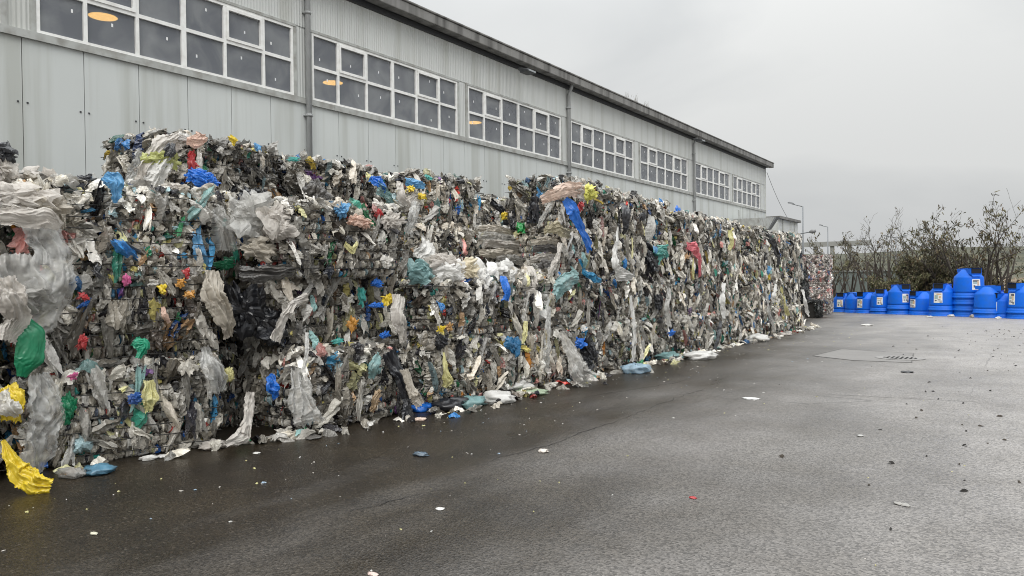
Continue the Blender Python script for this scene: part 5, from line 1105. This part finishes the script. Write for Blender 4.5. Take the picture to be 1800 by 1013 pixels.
# rubbish heap at right
rs = np.random.RandomState(21); Ph = on_y(1760, 492, 68)
n = 1600; C = np.stack([rs.normal(0, 5.5, n), rs.normal(0, 1.5, n), np.zeros(n)], 1); C[:, 2] = np.maximum(0, 2.0 * np.exp(-(C[:, 0] / 8.5) ** 2) * np.exp(-(C[:, 1] / 1.9) ** 2) + rs.normal(0, .08, n))
N = rs.normal(0, .5, (n, 3)) + np.array([0, -.5, 1]); U = rs.normal(0, 1, (n, 3))
Pp, Ff, a_, b_ = frags(rs, C, N, U, rs.uniform(.1, .3, n), rs.uniform(.1, .4, n), rs.uniform(0, .15, n), 5, 5, .12, .5)
PALH = [(5, (.30, .25, .19)), (4, (.16, .13, .09)), (2, (.62, .48, .24)), (3, (.25, .19, .17)), (1, (.6, .55, .5)), (3, (.12, .12, .06))]
M_HEAP = bpy.data.materials.new('heap'); M_HEAP.use_nodes = True; film_shader(M_HEAP, ramp_color(PALH), rough=.7, trans=.05)
o = link_mesh('rubbish_heap', np_mesh('rubbish_heap', Pp, Ff, [M_HEAP], a_, b_)); o.location = (Ph[0], 68, gz(68)); tag(o, 'brown heap of waste and leaves with yellow bits behind the last blue bins', 'heap')

M_BARK = mat('bark', (.075, .062, .052), .9); M_TW = M_BARK
PALL = [(4, (.13, .125, .07)), (3, (.18, .16, .09)), (2, (.08, .08, .05)), (2, (.18, .13, .08))]
PALG = [(4, (.17, .175, .085)), (3, (.24, .225, .12)), (2, (.11, .11, .065)), (2, (.22, .17, .11))]
def leaf_mat(pal, nm):
    m = bpy.data.materials.new(nm); m.use_nodes = True; t = m.node_tree; film_shader(m, ramp_color(pal), rough=.6, trans=.35, bstr=.1); return m
M_LEAF = leaf_mat(PALL, 'dull leaves'); M_LEAFG = leaf_mat(PALG, 'greenish leaves')
def tree(px, pytop, Y, spread, label, seed, leaves=350, stems=4, leafm=None, lsize=.13, name='bare_tree', twig=2, low=0.5):
    T = on_y(px, pytop, Y); base = gz(min(Y, 75)); H_ = (T[2] - base) * (.70 if name != 'bush' else .60); r = random.Random(seed); rs = np.random.RandomState(seed)
    t = tag(empty(name, (T[0], Y, base)), label, 'tree' if 'tree' in name else 'bush', 'trees and bushes behind the bins')
    s = MB(); tips = []
    def limb(p, d, ln, rad, lev):
        pts = [p]; n = 6; q = p.copy(); dd = d.copy()
        for i in range(n):
            dd = (dd + Vector((r.gauss(0, .10), r.gauss(0, .10), r.gauss(.03, .05)))).normalized(); q = q + dd * ln / n; pts.append(q.copy())
            if lev >= 1: tips.append((q.copy(), dd.copy(), lev))
            if lev < 3 and i >= (1 if lev else 1):
                for _ in range(1 if lev < 1 else twig):
                    if r.random() < (.6, .55, .45)[lev]:
                        side = Vector((r.gauss(0, 1), r.gauss(0, 1), r.gauss(.25, .4))).normalized(); nd = (dd * .75 + side * .65).normalized()
                        if lev < 2 or r.random() < .5: limb(q.copy(), nd, ln * r.uniform(.30, .55), rad * (1 - i / n * .6) * .5, lev + 1)
        s.tube([tuple(v) for v in pts], [max(.008, rad * (1 - .8 * i / n)) for i in range(n + 1)], 5 if lev < 2 else 3)
    for k in range(stems):
        a = k / stems * 6.28 + r.uniform(-.5, .5); tl = r.uniform(.1, .5) * spread
        d = Vector((math.cos(a) * tl, math.sin(a) * tl, 1)).normalized()
        limb(Vector((math.cos(a) * .12, math.sin(a) * .12, 0)), d, H_ * r.uniform(.8, 1.02), .07 + .012 * H_, 0)
    s.build('trunk', M_BARK, t)
    leaves = int(leaves * (.26 if name != 'bush' else 1.0)); tips = [q for q in tips if q[0].z > H_ * low]
    if tips and leaves:
        idx = rs.randint(0, len(tips), leaves); C = np.array([tips[i][0] for i in idx]) + rs.normal(0, .10, (leaves, 3))
        N = rs.normal(0, 1, (leaves, 3)); U = rs.normal(0, .5, (leaves, 3)); U[:, 2] -= 1
        P_, F_, a_, b_ = frags(rs, C, N, U, lsize * rs.uniform(.12, .24, leaves), lsize * rs.uniform(.4, .85, leaves), lsize * rs.uniform(.0, .2, leaves), 3, 4, .03, .1)
        o = link_mesh('crown', np_mesh('crown', P_, F_, [leafm or M_LEAF], a_, b_), t)
    return t
tree(1468, 408, 58, .5, 'slim dark tree next to the bottle bales', 1, 900, 4, lsize=.16, twig=2)
tree(1488, 415, 61, .5, 'second slim dark tree behind the leftmost blue bins', 2, 700, 3, lsize=.15)
tree(1522, 402, 60, .6, 'twiggy tree with dark top left of the double street lamp', 3, 900, 4, lsize=.15)
tree(1545, 392, 62, .5, 'thin bare tree with upright twigs in front of the shed', 4, 260, 4, lsize=.13)
tree(1563, 385, 60, .6, 'bare tree with fine upright branches beside the double street lamp', 5, 300, 5, lsize=.13)
tree(1592, 400, 59, .8, 'spreading tree with drooping dull leaves right of the shed', 6, 900, 4, lsize=.16)
tree(1635, 392, 58, .9, 'leafy shrub like tree behind the single low bin', 7, 1500, 5, lsize=.18)
tree(1668, 385, 57, .9, 'leafy many stemmed tree left of the tallest blue stack', 8, 1700, 5, lsize=.18)
tree(1708, 362, 56, .9, 'tall many stemmed tree directly behind the tallest blue stack', 9, 1700, 6, lsize=.19)
tree(1735, 360, 57, .8, 'tallest tree, right of the tallest blue stack, with sparse drooping leaves', 10, 1500, 6, lsize=.19)
tree(1762, 385, 58, .8, 'thin leaning tree near the right edge', 11, 500, 4, lsize=.17)
BLB = ['brownish green bush behind the second and third blue bins', 'brownish bush in front of the shed', 'green bush at the right end of the shed', 'dense green bush behind the bin with the torn label', 'dense green bush left of the tallest blue stack', 'green bush right behind the tallest blue stack', 'low bush right of the tallest blue stack', 'dark bush next to the bottle bales', 'low bush above the leftmost blue pair', 'bush under the distant viaduct, left one', 'bush under the distant viaduct, right one']
for i, (px, pt, Y, sp, lv) in enumerate([(1505, 440, 70, 1.4, 1100), (1540, 470, 57, 1.3, 500), (1600, 440, 58, 1.5, 2200), (1635, 440, 57, 1.6, 2600), (1668, 440, 57, 1.6, 2600), (1700, 450, 57, 1.5, 2000), (1735, 470, 58, 1.4, 1200), (1475, 440, 72, 1.2, 1400), (1580, 470, 56, 1.3, 900), (1430, 436, 70, 1.4, 1200), (1448, 440, 72, 1.4, 1200)]):
    tree(px, pt, Y, sp, BLB[i], 30 + i, lv, 6, M_LEAFG if i % 3 else M_LEAF, .17, 'bush', low=.08)
